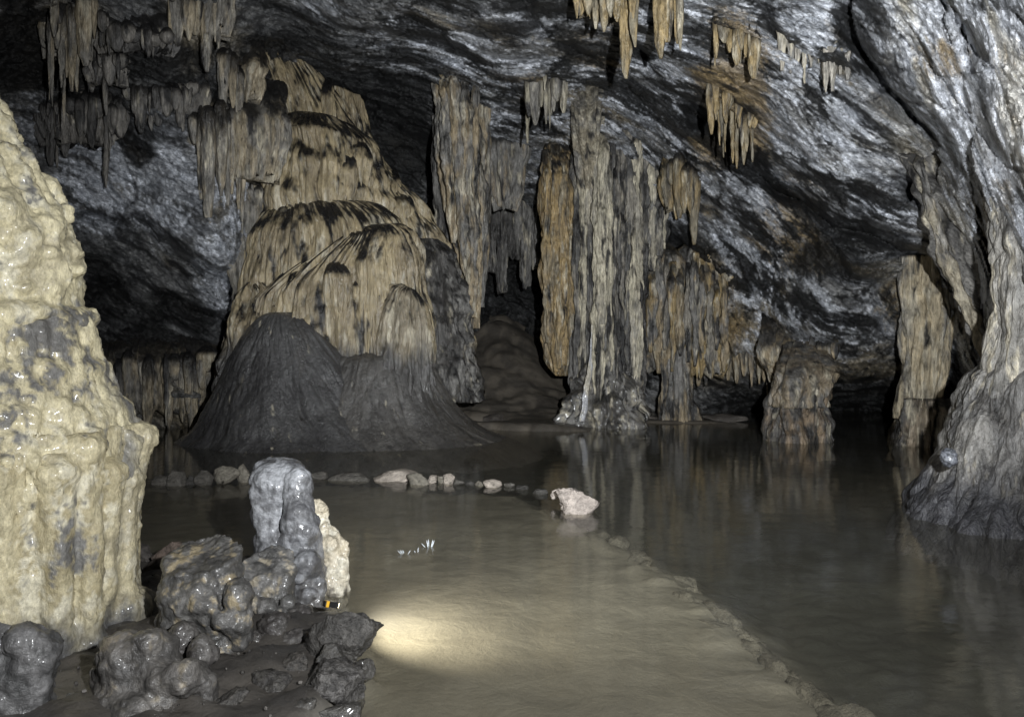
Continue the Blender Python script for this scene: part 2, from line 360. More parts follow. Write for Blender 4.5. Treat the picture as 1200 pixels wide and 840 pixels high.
# ------------------------------------------------------------------ lofted dripstone: columns, curtains, flowstone tiers
def loft(prof, seed, res=0.0235, dr=0.8, flute=0.05, ff=4.5, lump=0.04, lf=3.0, ledge=0.0, rag=0.0, rf=5.0, round_top=0.0, bend=0.0, sharp=1.0, thick=None, big=0.05, bw=0.36, shear=0.0):
    """prof rows: (py, px_left, px_right, Y) from top to bottom"""
    pr = np.array(prof, float)
    if pr.shape[1] == 3: raise ValueError
    A = P(pr[:, 1], pr[:, 0], pr[:, 3]); B = P(pr[:, 2], pr[:, 0], pr[:, 3])
    cx, cy, cz = (A[:, 0] + B[:, 0]) / 2, pr[:, 3], A[:, 2]
    hw = (B[:, 0] - A[:, 0]) / 2
    L = np.r_[0, np.cumsum(np.hypot(np.diff(cz), np.hypot(np.diff(hw), np.diff(cx))))]
    nv = max(10, int(L[-1] / (res * 1.7))); nu = max(14, int(2 * math.pi * hw.max() * (0.6 + 0.4 * dr) / (res * .7)))
    t = np.linspace(0, 1, nv)
    s = t * L[-1]
    def ip(a):
        y = np.interp(s, L, a)
        k = max(1, nv // (len(pr) * 3)); ker = np.hanning(2 * k + 3)[1:-1]; ker /= ker.sum()
        ye = np.r_[2 * y[0] - y[1:k + 1][::-1], y, 2 * y[-1] - y[-k - 1:-1][::-1]]
        return np.convolve(ye, ker, 'valid')[:nv]
    cx, cy, cz, hw = ip(cx), ip(cy), ip(cz), np.maximum(ip(hw), 0.004)
    hd = hw * dr if thick is None else np.minimum(hw * dr, thick)
    nf, nb = max(9, int(nu * .62)), max(5, int(nu * .12))        # finer on the side that faces the chamber
    th = np.concatenate([np.linspace(math.pi - .35, 2 * math.pi + .35, nf, endpoint=False), np.linspace(.35, math.pi - .35, nb, endpoint=False) + 2 * math.pi])
    nu = nf + nb
    T, TH = np.meshgrid(np.arange(nv), th, indexing='ij')
    T = T.ravel(); TH = TH.ravel()
    cs, sn = np.cos(TH), np.sin(TH)
    hwr, hdr = hw[T], hd[T]
    R = 0.5 * (hw.mean() + hd.mean())
    base = np.stack([cs * hw.mean(), sn * hd.mean(), cz[T]], -1)
    o3 = np.array([seed * 3.7, seed * 1.9, seed * 0.7])
    z = cz[T].copy()
    warp = fbm((base + o3) * 1.3, 2, seed)
    bs = base + o3 + np.stack([warp * 0.12, warp * 0.12, warp * 0], -1)
    d = 0
    scale = np.clip(hwr / max(hw.max(), 1e-3), 0.15, 1) ** 0.6
    if flute:
        arc = TH * (hw.mean() * .7 + hd.mean() * .3) + seed * 1.7
        zz = base[:, 2]
        bk = min(1.0, hw.mean() / .3)
        for kk, (pw, am) in enumerate(((1.0 / ff, flute), (.42 / ff, flute * .4), (bw * bk, big * bk))):
            if am <= 0: continue
            uu = (arc + .55 * pw * 2 * perlin(np.stack([arc * 1.1 + kk * 9, zz * .55, 0 * arc + seed], -1), seed + 5) + .35 * pw * perlin(np.stack([arc * 3.3, zz * 1.4, 0 * arc + seed], -1), seed + 6)) / pw
            ce = np.floor(uu); fr = uu - ce
            hh = np.abs(np.sin(ce * 12.9898 + seed * 4.1) * 43758.5453) % 1.0
            pres = sst(-.35, .25, perlin(np.stack([ce * 3.71 + .37, zz * .9 + hh * 7, 0 * zz + seed + .5], -1), seed + 7) + .15)
            d = d + 2.6 * am * (np.sqrt(np.maximum(0, 1 - (2 * fr - 1) ** 2)) * (.35 + .75 * hh) * (.35 + .65 * pres) - .45)
    if lump:
        d = d + lump * (billow(bs * f4([lf, lf, lf * 0.55]), 4, seed + 9, 0.55) - 0.45) * 2
    if ledge:
        lz = base[:, 2] + 0.25 * warp
        d = d + ledge * (np.abs(((lz * 1.9 + seed * .37) % 1.0) - 0.5) * 2 - 0.5) * (0.5 + fbm(bs * 1.1, 2, seed + 13))
    if rag:
        rr = rag * (billow(np.stack([cs * hw.mean() * rf, sn * hd.mean() * rf, 0 * cs], -1) + o3, 3, seed + 3, 0.6) - 0.3)
        z = z + rr * (t[T] ** 3)
    d = d * scale
    z = z + shear * cs * hwr
    v = np.stack([cx[T] + cs * (hwr + d), cy[T] + sn * (hdr + d), z], -1)
    n = nv * nu
    top = np.array([[cx[0], cy[0], cz[0] + round_top]]); bot = np.array([[cx[-1], cy[-1], z[-nu:].mean()]])
    v = np.concatenate([v, top, bot])
    idx = np.arange(n, dtype=np.int32).reshape(nv, nu)
    nxt = np.roll(idx, -1, 1)
    quads = np.stack([idx[:-1], idx[1:], nxt[1:], nxt[:-1]], -1).reshape(-1, 4)
    tris = np.concatenate([np.stack([np.full(nu, n), idx[0], nxt[0]], -1), np.stack([np.full(nu, n + 1), nxt[-1], idx[-1]], -1)])
    info = dict(t=np.r_[t[T], 0, 1], th=np.r_[TH, 0, 0], d=np.r_[d, 0, 0] if np.ndim(d) else np.zeros(n + 2))
    return v, quads, tris, info
TAN, PALE, OCH, GREY, DARK, BLK, BLUE = (0.31,0.245,0.155), (0.54,0.485,0.37), (0.30,0.215,0.095), (0.20,0.19,0.175), (0.075,0.07,0.065), (0.016,0.015,0.015), (0.33,0.345,0.37)
def paint(v, quads, tris, info, seed, c1=TAN, c2=GREY, dirt=0.5, black=0.3, pale=0.25, ledge_dirt=0.7, low=None, crown=0.0):
    n = normals(v, quads, tris)
    o3 = seed * 2.3
    a = fbm(v * f4([2.2, 2.2, 0.7]) + o3, 4, seed + 40)
    b = fbm(v * f4([8, 8, 1.6]) + o3, 4, seed + 50, 0.6)
    c = fbm(v * f4([4.2, 4.2, .85]) + o3, 4, seed + 60, 0.6)
    col = mix(c1, c2, sst(-0.25, 0.35, a + 0.5 * b + dirt - 0.5))
    col = mix(col, PALE, sst(0.1, 0.5, b - 0.3 * a + pale - 0.3) * 0.8)
    col = mix(col, DARK, sst(0.0, 0.5, c + 0.4 * b + black - 0.4) * 0.85)
    col = mix(col, BLK, sst(0.15, 0.5, c - 0.3 * a + 0.5 * b + black - 0.55) * 0.9)
    col = mix(col, BLK, sst(0.18, 0.62, n[:, 2] + 0.45 * c + .2 * b) * ledge_dirt)      # mud and soot settled on the ledges
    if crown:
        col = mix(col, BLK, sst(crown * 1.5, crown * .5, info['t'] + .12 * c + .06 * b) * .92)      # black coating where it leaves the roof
    if low is not None:
        zz, cc, ww = low
        col = mix(col, cc, sst(zz + ww, zz - ww, v[:, 2] + 0.6 * ww * c * 2))
    return col

def formation(name, label, cat, parts, group=None):
    """parts: list of (part_name, loft kwargs, paint kwargs, material)"""
    root = None
    made = []
    for k, (pn, lk, pk, mat) in enumerate(parts):
        v, q, t, info = loft(**lk)
        made.append((pn, v, q, t, paint(v, q, t, info, lk['seed'], **pk), mat))
    if len(made) == 1:
        pn, v, q, t, c, mat = made[0]
        return tag(obj(name, v, q, mat, c, None, t), label, cat, group)
    allv = np.concatenate([m[1] for m in made])
    root = thing(name, label, cat, (float(allv[:, 0].mean()), float(allv[:, 1].mean()), float(allv[:, 2].min())), group)
    for pn, v, q, t, c, mat in made:
        obj(pn, v, q, mat, c, root, t)
    return root

def Yw(px, py, off=0.0):
    return float(wd(np.array([px], float), np.array([py], float))[0]) - off

# --- the great flowstone cascade, left of centre
FL = dict(c1=(.40,.325,.20), c2=(0.29,0.235,0.15), dirt=0.45, black=-0.02, pale=0.25, ledge_dirt=1.0, low=(1.45, (.085,.08,.075), .22))
FK = dict(flute=0.045, ff=7.0, lump=0.05, lf=1.2)
flow_parts = [
 ('upper_curtain', dict(FK, prof=[(10,286,326,14.5),(45,292,352,14.4),(85,300,392,14.3),(120,308,414,14.2),(170,316,426,14.1),(230,320,440,14.0),(330,320,445,14.0)], seed=1, dr=0.6, shear=-.55), FL, M_flow),
 ('sloping_rim', dict(FK, prof=[(108,392,424,14.6),(160,400,438,14.5),(195,412,462,14.4),(225,420,500,14.3),(262,430,528,14.2),(330,440,545,14.1),(420,450,552,14.0)], seed=2, dr=0.55, lump=.09, lf=2, shear=-.5), dict(FL, black=0.2), M_flow),
 ('domed_tier', dict(FK, prof=[(134,352,380,13.6),(140,336,408,13.6),(158,318,436,13.5),(190,310,450,13.4),(235,304,458,13.4),(300,302,462,13.4),(360,300,462,13.4)], seed=3, dr=0.6, ledge=0.10, lump=.09, shear=-.12), dict(FL, dirt=.3, crown=.12), M_flow),
 ('middle_tier', dict(FK, prof=[(238,330,396,13.1),(244,312,440,13.1),(266,298,470,13.0),(300,288,484,13.0),(340,282,490,13.0),(430,280,494,13.0)], seed=4, dr=0.5, shear=.10), dict(FL, crown=.08), M_flow),
 ('lower_tier', dict(FK, prof=[(270,398,440,12.6),(278,372,470,12.6),(298,332,486,12.6),(325,294,494,12.6),(360,286,500,12.6),(420,280,506,12.6),(470,280,508,12.6)], seed=5, dr=0.48, shear=.34), dict(FL, crown=.10), M_flow),
 ('side_tier', dict(FK, prof=[(336,470,486,12.2),(344,452,498,12.2),(368,440,505,12.15),(415,432,508,12.1),(460,430,512,12.1)], seed=6, dr=0.7, shear=-.5), dict(FL, c1=(.27,.23,.165)), M_flow),
 ('left_shoulder', dict(FK, prof=[(330,290,306,12.5),(345,276,330,12.5),(375,268,350,12.4),(420,258,360,12.4),(480,250,360,12.4)], seed=7, dr=0.6, lump=.1, lf=2.2, shear=.3), dict(FL, black=0.4, dirt=0.8), M_flow),
 ('dark_buttress', dict(prof=[(280,494,510,13.6),(296,484,530,13.5),(340,480,546,13.4),(400,486,554,13.3),(470,490,566,13.2)], seed=8, dr=0.7, flute=0.06, ff=5, lump=0.16, lf=2.6, ledge=0.06), dict(c1=GREY, c2=DARK, dirt=0.6, black=0.35, pale=0.1, ledge_dirt=0.8), M_drip),
 ('mud_apron', dict(prof=[(366,318,344,12.0),(369,308,354,12.0),(376,298,366,12.0),(392,284,384,12.0),(416,270,406,12.05),(446,256,430,12.1),(478,242,460,12.15),(504,226,500,12.2),(520,204,540,12.2),(534,176,570,12.2),(556,150,600,12.2)], seed=9, dr=0.62, flute=0.004, ff=5, lump=0.13, lf=.8, res=.028, big=.008, bw=.3), dict(c1=(0.074,0.072,0.071), c2=(0.05,0.048,0.048), dirt=0.5, black=-.05, pale=-0.3, ledge_dirt=0.0), M_wet),
 ('mud_apron', dict(prof=[(408,410,452,12.35),(411,390,480,12.35),(420,370,500,12.3),(440,350,514,12.3),(470,330,528,12.3),(492,310,548,12.3),(508,290,574,12.3),(520,270,606,12.3),(534,250,634,12.3),(556,240,660,12.3)], seed=10, dr=0.62, flute=0.004, ff=5, lump=0.14, lf=.8, res=.028, big=.008, bw=.3), dict(c1=(0.098,0.092,0.085), c2=(0.064,0.06,0.056), dirt=0.5, black=-.05, pale=-0.3, ledge_dirt=0.0), M_wet),
]
def tier_front(prof, dr, x, y):
    pr = np.array(prof, float)
    l, r, Y = (np.interp(y, pr[:, 0], pr[:, k]) for k in (1, 2, 3))
    c, h = (l + r) / 2, (r - l) / 2
    return Y - h / F * Y * dr * math.sqrt(max(0.0, 1 - ((x - c) / h) ** 2))
_r = random.Random(12)
for pi, n in ((0, 5), (1, 6), (2, 6), (3, 6), (4, 6), (6, 3), (7, 4)):
    lk = flow_parts[pi][1]; pr = lk['prof']
    for k in range(n):
        y = _r.uniform(pr[2][0], pr[-2][0] - 20); l, r = (np.interp(y, [p[0] for p in pr], [p[j] for p in pr]) for j in (1, 2))
        x = l + (r - l) * _r.uniform(.12, .88); w = _r.uniform(7, 20); ln = _r.uniform(30, 85); Yf = tier_front(pr, lk['dr'], x, y + ln * .3) + _r.uniform(.02, .08)
        flow_parts.append(('drapery_lobe', dict(FK, prof=[(y - 14, x - w * .3, x + w * .3, Yf + .35), (y - 5, x - w * .8, x + w * .75, Yf + .1), (y + 8, x - w, x + w, Yf), (y + ln * .55, x - w * .95, x + w * .9, Yf), (y + ln, x - w * .6, x + w * .6, Yf + .05)], seed=100 + pi * 9 + k, dr=.55, rag=.35, rf=6, big=0, flute=.03, ff=9, lump=.04), dict(flow_parts[pi][2], crown=_r.uniform(.05, .2), dirt=_r.uniform(.3, .7)), flow_parts[pi][3]))
formation('flowstone_cascade', 'huge tiered tan flowstone cascade rising from a dark grey muddy apron', 'flowstone', flow_parts)

def taper(prof, dy=16, dY=.55):
    y, l, r, Y = prof[0]; m = (l + r) / 2; w = (r - l) / 2
    return [(y - dy, m - .3 * w, m + .3 * w, Y + dY), (y - dy * .3, m - .8 * w, m + .8 * w, Y + .2 * dY)] + list(prof)
def hang(name, label, cat, prof, seed, mat=None, pk=None, group=None, **lk):
    a = dict(seed=seed, prof=prof, dr=0.6, flute=0.05, ff=5.5, lump=0.05, lf=2.4, rag=0.25, rf=4.5); a.update(lk)
    a['prof'] = taper(a['prof'])
    return formation(name, label, cat, [('body', a, pk or {}, mat or M_drip)], group)
GT = dict(c1=TAN, c2=GREY, dirt=0.55, black=0.3, pale=0.2)
GD = dict(c1=GREY, c2=DARK, dirt=0.6, black=0.5, pale=0.1)

# --- hanging curtains over the left alcove: bundles of flutes along the black ledges
def on_wall(rows, off=0.15):
    return [(y, l, r, Yw((l + r) / 2, y, off)) for y, l, r in rows]
def bundle(name, label, line, seed, ln, w, pk, off=.2, body=True):
    """a ragged curtain made of many flutes hanging side by side from a ledge"""
    r = random.Random(seed); line = np.array(line, float)
    L = np.r_[0, np.cumsum(np.hypot(*np.diff(line, axis=0).T))]
    parts = []; d = 0; k = 0
    xs_, ys_ = line[:, 0], line[:, 1]; xm, ym = xs_.mean(), ys_.mean(); hw_ = (xs_.max() - xs_.min()) / 2 + w
    if body:
        Yb = min(Yr(xm - hw_ * .5, ym + ln * .3), Yr(xm + hw_ * .5, ym + ln * .3), Yr(xm, ym + ln * .3)) + .1
        parts.append(('sheet', dict(prof=[(ym - 44, xm - hw_ * .9, xm + hw_ * .9, Yb + .9), (ym - 18, xm - hw_ * .95, xm + hw_ * .95, Yb + .3), (ym, xm - hw_, xm + hw_, Yb), (ym + ln * .4, xm - hw_ * .95, xm + hw_ * .95, Yb), (ym + ln * .75, xm - hw_ * .8, xm + hw_ * .8, Yb)], seed=seed * 5, dr=.3, flute=.05, ff=8, lump=.05, lf=2.5, rag=.35, rf=6, res=.026, big=0), dict(pk, crown=.22), M_drip))
    while d < L[-1]:
        x = np.interp(d, L, line[:, 0]); y = np.interp(d, L, line[:, 1])
        ww = w * r.choice([.45, .7, 1, 1.3, 1.9]) * r.uniform(.85, 1.15); n = ln * r.choice([.35, .6, .8, 1, 1.1, 1.35]) * r.uniform(.85, 1.15); Y = min(Yr(x, y + n * .2), Yr(x, y + n * .7)) - off * .5 - r.uniform(0, .15)
        y0 = y + r.uniform(-8, 4)
        parts.append(('flute', dict(prof=[(y0 - 8, x - ww * .3, x + ww * .3, Y + .1), (y0, x - ww * .8, x + ww * .8, Y), (y0 + n * .5, x - ww * .75, x + ww * .7, Y), (y0 + n * .85, x - ww * .5, x + ww * .4, Y), (y0 + n, x - ww * .15, x + ww * .15, Y)], seed=seed * 7 + k, dr=.8, flute=.012, ff=12, lump=.025, lf=3, res=.026, big=0), dict(pk, crown=r.uniform(.15, .4)), M_drip))
        d += ww * .85; k += 1
    return formation(name, label, 'curtain', parts)
LG = dict(c1=(.33,.275,.19), c2=(.22,.205,.18), dirt=.5, black=.25, pale=.15, ledge_dirt=.9)
LD = dict(c1=(.19,.175,.155), c2=(.10,.095,.09), dirt=.5, black=.4, pale=.0, ledge_dirt=.9)
bundle('dripstone_curtain', 'long narrow fluted tan curtain hanging at the top left corner', [(58,-10),(76,14),(112,2)], 20, 88, 6, LG)
bundle('dripstone_curtain', 'short grey curtain beside the long one at the top left', [(104,62),(128,58),(146,66)], 21, 50, 6, LD)
bundle('dripstone_curtain', 'tan curtain at the top edge above the black ledges', [(200,-14),(232,2),(272,8)], 22, 58, 6, LG)
bundle('dripstone_curtain', 'stubby dark curtain bundle behind the cream stalagmite tip', [(50,128),(85,118),(142,128)], 23, 60, 7, LD)
bundle('dripstone_curtain', 'ragged middle curtain above the blue-grey rock panel', [(150,104),(190,112),(240,106)], 24, 36, 6, LD)
bundle('dripstone_curtain', 'wide grey-tan fluted curtain left of the flowstone cascade', [(228,140),(262,132),(300,140),(330,152)], 25, 95, 6.5, dict(LG, black=.1))
bundle('dripstone_curtain', 'dark curtain of drips under the topmost black ledge', [(118,24),(160,36),(206,50)], 28, 34, 6, LD)
bundle('dripstone_curtain', 'tan drips on the ledge left of the cascade top', [(262,66),(284,84),(306,106)], 29, 52, 6, LG)
hang('dripstone_curtain', 'thin curtain of dark stone between alcove and cascade', 'curtain', [(225,272,330,13.2),(280,276,326,13.1),(350,276,312,13.0),(420,262,300,12.9),(520,240,290,12.9)], 26, pk=dict(LG, black=.25), rag=0.1, ff=7)
bundle('dripstone_curtain', 'grey tan fringe low in the dark alcove above the water', [(104,432),(160,424),(204,428),(246,420)], 27, 72, 8, dict(LG, black=.25), off=.3)

# --- centre: hanging blade and the alcove behind
hang('dripstone_curtain', 'small pale block of dripstone behind the hanging blade', 'curtain', [(170,566,622,15.8),(195,572,616,15.8),(225,576,612,15.8),(246,580,604,15.8)], 33, pk=dict(GT, dirt=.75, black=.25))
formation('rear_curtain', 'dark row of pipes hanging in the deep alcove', 'curtain', [
 ('pipe', dict(prof=[(215,566+14*k,584+14*k,17.6),(270,568+14*k,582+14*k,17.6),(300+[20,45,5,38,15][k],570+14*k,580+14*k,17.6)], seed=34+k, dr=0.9, flute=0.05, ff=5, lump=0.05, rag=0.2), dict(GD, black=.35), M_drip) for k in range(5)])

# --- the column cluster in the middle
KC = dict(c1=(0.46,0.405,0.30), c2=(.25,.235,.21), dirt=0.42, black=0.3, pale=0.4, ledge_dirt=0.8)
def roof_row(x, Y, y):                              # picture row where a column at distance Y meets the roof above it
    while y > -20 and Yr(x, y) > Y: y -= 4
    return y
def pipe(x, w, Y, y0, y1, seed, pk, lean=0.0, mat=None, tip=.5):
    r = random.Random(seed); rows = []
    if y0 is None: y0 = roof_row(x, Y, 200 if x > 600 else 125) - 14
    n = max(5, int((y1 - y0) / 28))
    for k in range(n + 1):
        t = k / n; ww = w * r.uniform(.62, 1.15) * (1 if 0 < k < n else (.7 if k == 0 else tip)); xx = x + r.uniform(-1.6, 1.6) + lean * t
        rows.append((y0 + (y1 - y0) * t, xx - ww, xx + ww, Y + r.uniform(-.04, .04) + (.25 if k == 0 else 0)))
    return ('pipe', dict(prof=rows, seed=seed, dr=.9, flute=.022, ff=11, lump=.045, lf=3.2, big=0, res=.02), pk, mat or M_drip)
KO = dict(c1=(.34,.245,.12), c2=(.30,.25,.17), dirt=.45, black=.22, pale=.2, crown=.05)
KP = dict(c1=(.54,.49,.37), c2=(.32,.295,.245), dirt=.42, black=.25, pale=.45)
KD = dict(c1=(.27,.245,.205), c2=(.10,.097,.093), dirt=.55, black=.5, pale=.3)
PIPES = [pipe(x, w, Y, y0, y1, 900 + k, pk) for k, (x, w, Y, y0, y1, pk) in enumerate([
 (642,6,14.85,176,402,KO),(651,7,14.75,170,436,KO),(661,7,14.7,180,428,KO),(671,6,14.75,190,398,KO),(655,5,14.6,300,432,KO),
 (676,5,14.55,None,455,KD),(683,6,14.4,None,476,KP),(691,5,14.35,None,470,KD),
 (698,5,14.05,158,462,KP),(706,8,13.95,152,380,KP),(714,5,14.05,170,468,KP),(722,5,14.15,180,455,KD),(703,5,13.95,300,470,KP),
 (730,6,14.4,130,470,KD),(738,7,14.3,128,462,KD),(747,6,14.3,135,452,KP),(755,6,14.4,140,345,KD),(763,6,14.45,150,318,KP),(771,6,14.5,180,300,KD),(778,4,14.55,215,292,KP),(742,5,14.2,250,440,KP),(751,4,14.3,300,420,KD)])]
formation('hanging_column', 'pale blade-shaped hanging column narrowing to a thin leg', 'column', [
 ('blade', dict(prof=[(98,508,528,14.2),(112,510,548,14.2),(180,514,568,14.2),(240,522,568,14.2),(300,538,566,14.2),(345,548,564,14.2),(385,552,562,14.2)], seed=30, dr=0.6, flute=0.05, ff=5, lump=0.05, lf=3), dict(GT, black=.15, pale=.3), M_drip),
 ('side_pipe', dict(prof=[(135,505,520,14.6),(200,506,522,14.6),(290,512,534,14.6),(330,522,540,14.6)], seed=31, dr=0.9, flute=0.03, ff=6, lump=0.04), GD, M_drip),
 ('rear_pipe', dict(prof=[(125,552,574,14.6),(200,554,574,14.6),(300,555,572,14.5),(360,556,568,14.5)], seed=32, dr=0.9, flute=0.04, ff=6, lump=0.04), dict(GT, black=.3), M_drip)] + [pipe(519, 6, 13.75, None, 285, 960, dict(GT, pale=.3, black=.15), 14), pipe(530, 7, 13.65, None, 330, 961, dict(GT, pale=.35, black=.1), 20), pipe(543, 7, 13.65, None, 372, 962, dict(GT, pale=.3, black=.15), 12), pipe(556, 6, 13.75, None, 340, 963, dict(GT, black=.25), 2)])
formation('column_cluster', 'tall cluster of grey and ochre dripstone columns joining roof and water', 'column', [
 ('ochre_column', dict(prof=taper([(168,642,662,15.3),(185,636,676,15.2),(260,636,680,15.2),(340,637,678,15.1),(390,636,676,15.1),(425,642,676,15.1),(440,652,672,15.1)]), seed=40, dr=0.85, flute=0.06, ff=6, lump=0.05), dict(c1=(.33,.235,.115), c2=TAN, dirt=.5, black=.25, pale=.2, crown=.08), M_drip),
 ('upper_sheet', dict(prof=[(30,672,706,12.3),(70,668,708,12.5),(100,668,708,13.0),(140,672,703,13.6),(185,677,700,14.1),(235,682,697,14.5),(275,686,693,14.6)], seed=41, dr=0.7, flute=0.06, ff=7, lump=0.04), dict(KC, c1=(.30,.26,.19), crown=.3), M_drip),
 ('slender_pipe', dict(prof=[(40,700,707,12.0),(75,697,710,12.6),(115,698,709,13.4),(156,697,708,14.1)], seed=42, dr=1, flute=0.015, ff=8, lump=0.02), dict(KC, black=0), M_drip),
 ('dark_core_column', dict(prof=[(146,694,712,14.5),(160,690,718,14.4),(220,690,722,14.4),(300,692,726,14.4),(380,690,728,14.4),(440,690,730,14.4),(480,690,735,14.4)], seed=43, dr=0.85, flute=0.06, ff=6, lump=0.04), dict(KC, c1=GREY, c2=DARK, pale=.2, black=.45), M_drip),  # core painted dark so the grooves between its pipes look shaded
 ('left_column', dict(prof=[(150,672,700,14.9),(240,674,702,14.9),(340,674,700,14.8),(420,670,704,14.7),(480,668,706,14.6)], seed=44, dr=0.85, flute=0.06, ff=6.5, lump=0.04), dict(KC, c1=GREY, c2=DARK, black=.45, pale=.15), M_drip),  # dark core colour paints the shade behind the left pipes
 ('broad_column', dict(prof=[(100,712,745,15.4),(125,704,752,15.1),(150,706,768,14.9),(220,712,780,14.9),(280,716,778,14.9),(330,718,760,14.9),(400,718,752,14.8),(470,712,752,14.7)], seed=45, dr=0.8, flute=0.075, ff=5, lump=0.08, lf=2.8), dict(KC, black=.5, c1=GREY, c2=DARK, pale=.15, crown=.2), M_drip),  # core darkened too: painted shade for gaps between the broad column's pipes
 ('right_pipe', dict(prof=taper([(230,756,782,14.8),(290,752,776,14.8),(340,746,764,14.8),(370,744,756,14.8)]), seed=46, dr=0.8, flute=0.06, ff=5, lump=0.06, rag=.2), KC, M_drip),
 ('knobbly_foot', dict(prof=[(425,690,735,14.5),(445,680,748,14.4),(470,672,756,14.3),(492,668,760,14.3),(510,664,764,14.3)], seed=47, dr=0.75, flute=0.08, ff=3.5, lump=0.2, lf=3.2), dict(c1=GREY, c2=DARK, dirt=.6, black=.35, pale=.25), M_wet),
 ('white_trickle', dict(prof=[(380,692,695,13.86),(410,690,695,13.8),(440,686,694,13.74),(470,681,689,13.66),(494,676,687,13.6)], seed=48, dr=0.6, flute=0.03, ff=6, lump=0.05), dict(c1=(.5,.5,.52), c2=(.36,.36,.38), dirt=.4, black=-.2, pale=.3, ledge_dirt=.2), M_wet)] + PIPES)

# --- right of the cluster
formation('dripstone_curtain', 'broad grey and ochre curtain hanging beside the column cluster', 'curtain', [
 ('left_fold', dict(prof=taper([(300,748,800,15.2),(340,742,806,15.2),(390,740,802,15.1),(420,742,796,15.1),(436,748,790,15.1)]), seed=50, dr=0.6, flute=0.07, ff=6, lump=0.05, rag=.4), dict(GT, black=.3), M_drip),
 ('right_fold', dict(prof=taper([(295,790,850,15.2),(340,788,856,15.1),(400,790,852,15.0),(440,800,842,15.0)]), seed=51, dr=0.5, flute=0.07, ff=5.5, lump=0.08, rag=.4), dict(c1=(.34,.25,.12), c2=GREY, dirt=.5, black=.3), M_drip)] + [pipe(746 + 8.6 * k, 5.2, 14.62 + .1 * math.sin(k * 2.1), 304 + 10 * math.sin(k * 1.3) + (14 if k > 8 else 0), 424 + 14 * math.sin(k * 2.7), 940 + k, [GT, KD, dict(c1=(.32,.235,.115), c2=GREY, dirt=.5, black=.25)][k % 3], tip=.3) for k in range(13)])
hang('dripstone_pillar', 'short tan pillar standing in the water under the broad curtain', 'pillar', [(405,780,812,15.0),(430,776,810,15.0),(455,778,812,15.0),(475,774,814,15.0),(500,772,816,15.0)], 52, pk=GT, rag=0, dr=.9)
OC = dict(c1=(.27,.20,.10), c2=(.21,.18,.125), dirt=.5, black=.2, pale=.1, ledge_dirt=.6)
bundle('dripstone_curtain', 'yellow fan-shaped curtain hanging under the sloping roof', [(780,204),(794,192),(814,206)], 53, 60, 5, OC, off=.5)
bundle('dripstone_curtain', 'flat-bottomed ochre curtain cut by the top edge', [(676,-24),(700,-30),(724,-26)], 54, 62, 6, OC, off=.45)
bundle('ochre_stalactite', 'pointed ochre stalactite cluster hanging beside the flat-bottomed curtain', [(728,-14),(736,-8),(746,-16)], 55, 66, 6, OC, off=.4, body=False)
bundle('ochre_stalactite', 'rightmost ochre stalactite cluster at the top edge', [(774,-16),(786,-8),(800,-14)], 56, 60, 6, OC, off=.4, body=False)
bundle('ochre_flow', 'upper part of the rusty ochre flow on the sloping roof', [(838,24),(860,32),(888,44)], 57, 54, 4.6, OC, off=.02, body=False)
bundle('ochre_flow', 'lower part of the rusty ochre flow on the sloping roof', [(834,92),(852,108),(884,140)], 58, 52, 4.6, OC, off=.02, body=False)
bundle('dripstone_curtain', 'pale drips on the roof left of the column cluster', [(618,96),(640,88),(664,96)], 59, 46, 5, dict(LG, c1=(.3,.27,.2)), off=.2, body=False)
def fringe(name, label, spots, seed, pk, group=None):
    parts = []
    for k, (x, y0, y1, w, Y) in enumerate(spots):
        parts.append(('stalactite', dict(prof=[(y0 - 10, x - w * .8, x + w * .8, Y), (y0 + (y1 - y0) * .4, x - w * .55, x + w * .5, Y), (y1 - 3, x - w * .22, x + w * .22, Y), (y1, x - 1, x + 1, Y)], seed=seed + k, dr=.9, flute=.02, ff=9, lump=.03, lf=5, res=.022), pk, M_drip))
    return formation(name, label, 'stalactites', parts, group)
rnd = random.Random(5)
fringe('stalactite_fringe', 'row of small pale stalactites under the roof at upper right',
       [(917 + 8.5 * k, 42 + 3 * k + rnd.uniform(-6, 4), 70 + 3.2 * k + rnd.uniform(-12, 22), rnd.uniform(5, 8), Yr(917 + 8.5 * k, 60 + 3 * k, .08)) for k in range(10)], 200, dict(c1=(.38,.35,.3), c2=GREY, dirt=.45, black=.1, pale=.35))
fringe('stalactite_fringe', 'ragged row of stalactites along the low roof edge over the water',
       [(800 + 9 * k, 408 + rnd.uniform(-8, 8), 436 + rnd.uniform(-8, 18), rnd.uniform(6, 10), Yr(800 + 9 * k, 425, .12)) for k in range(11)], 220, dict(GT, black=.3))

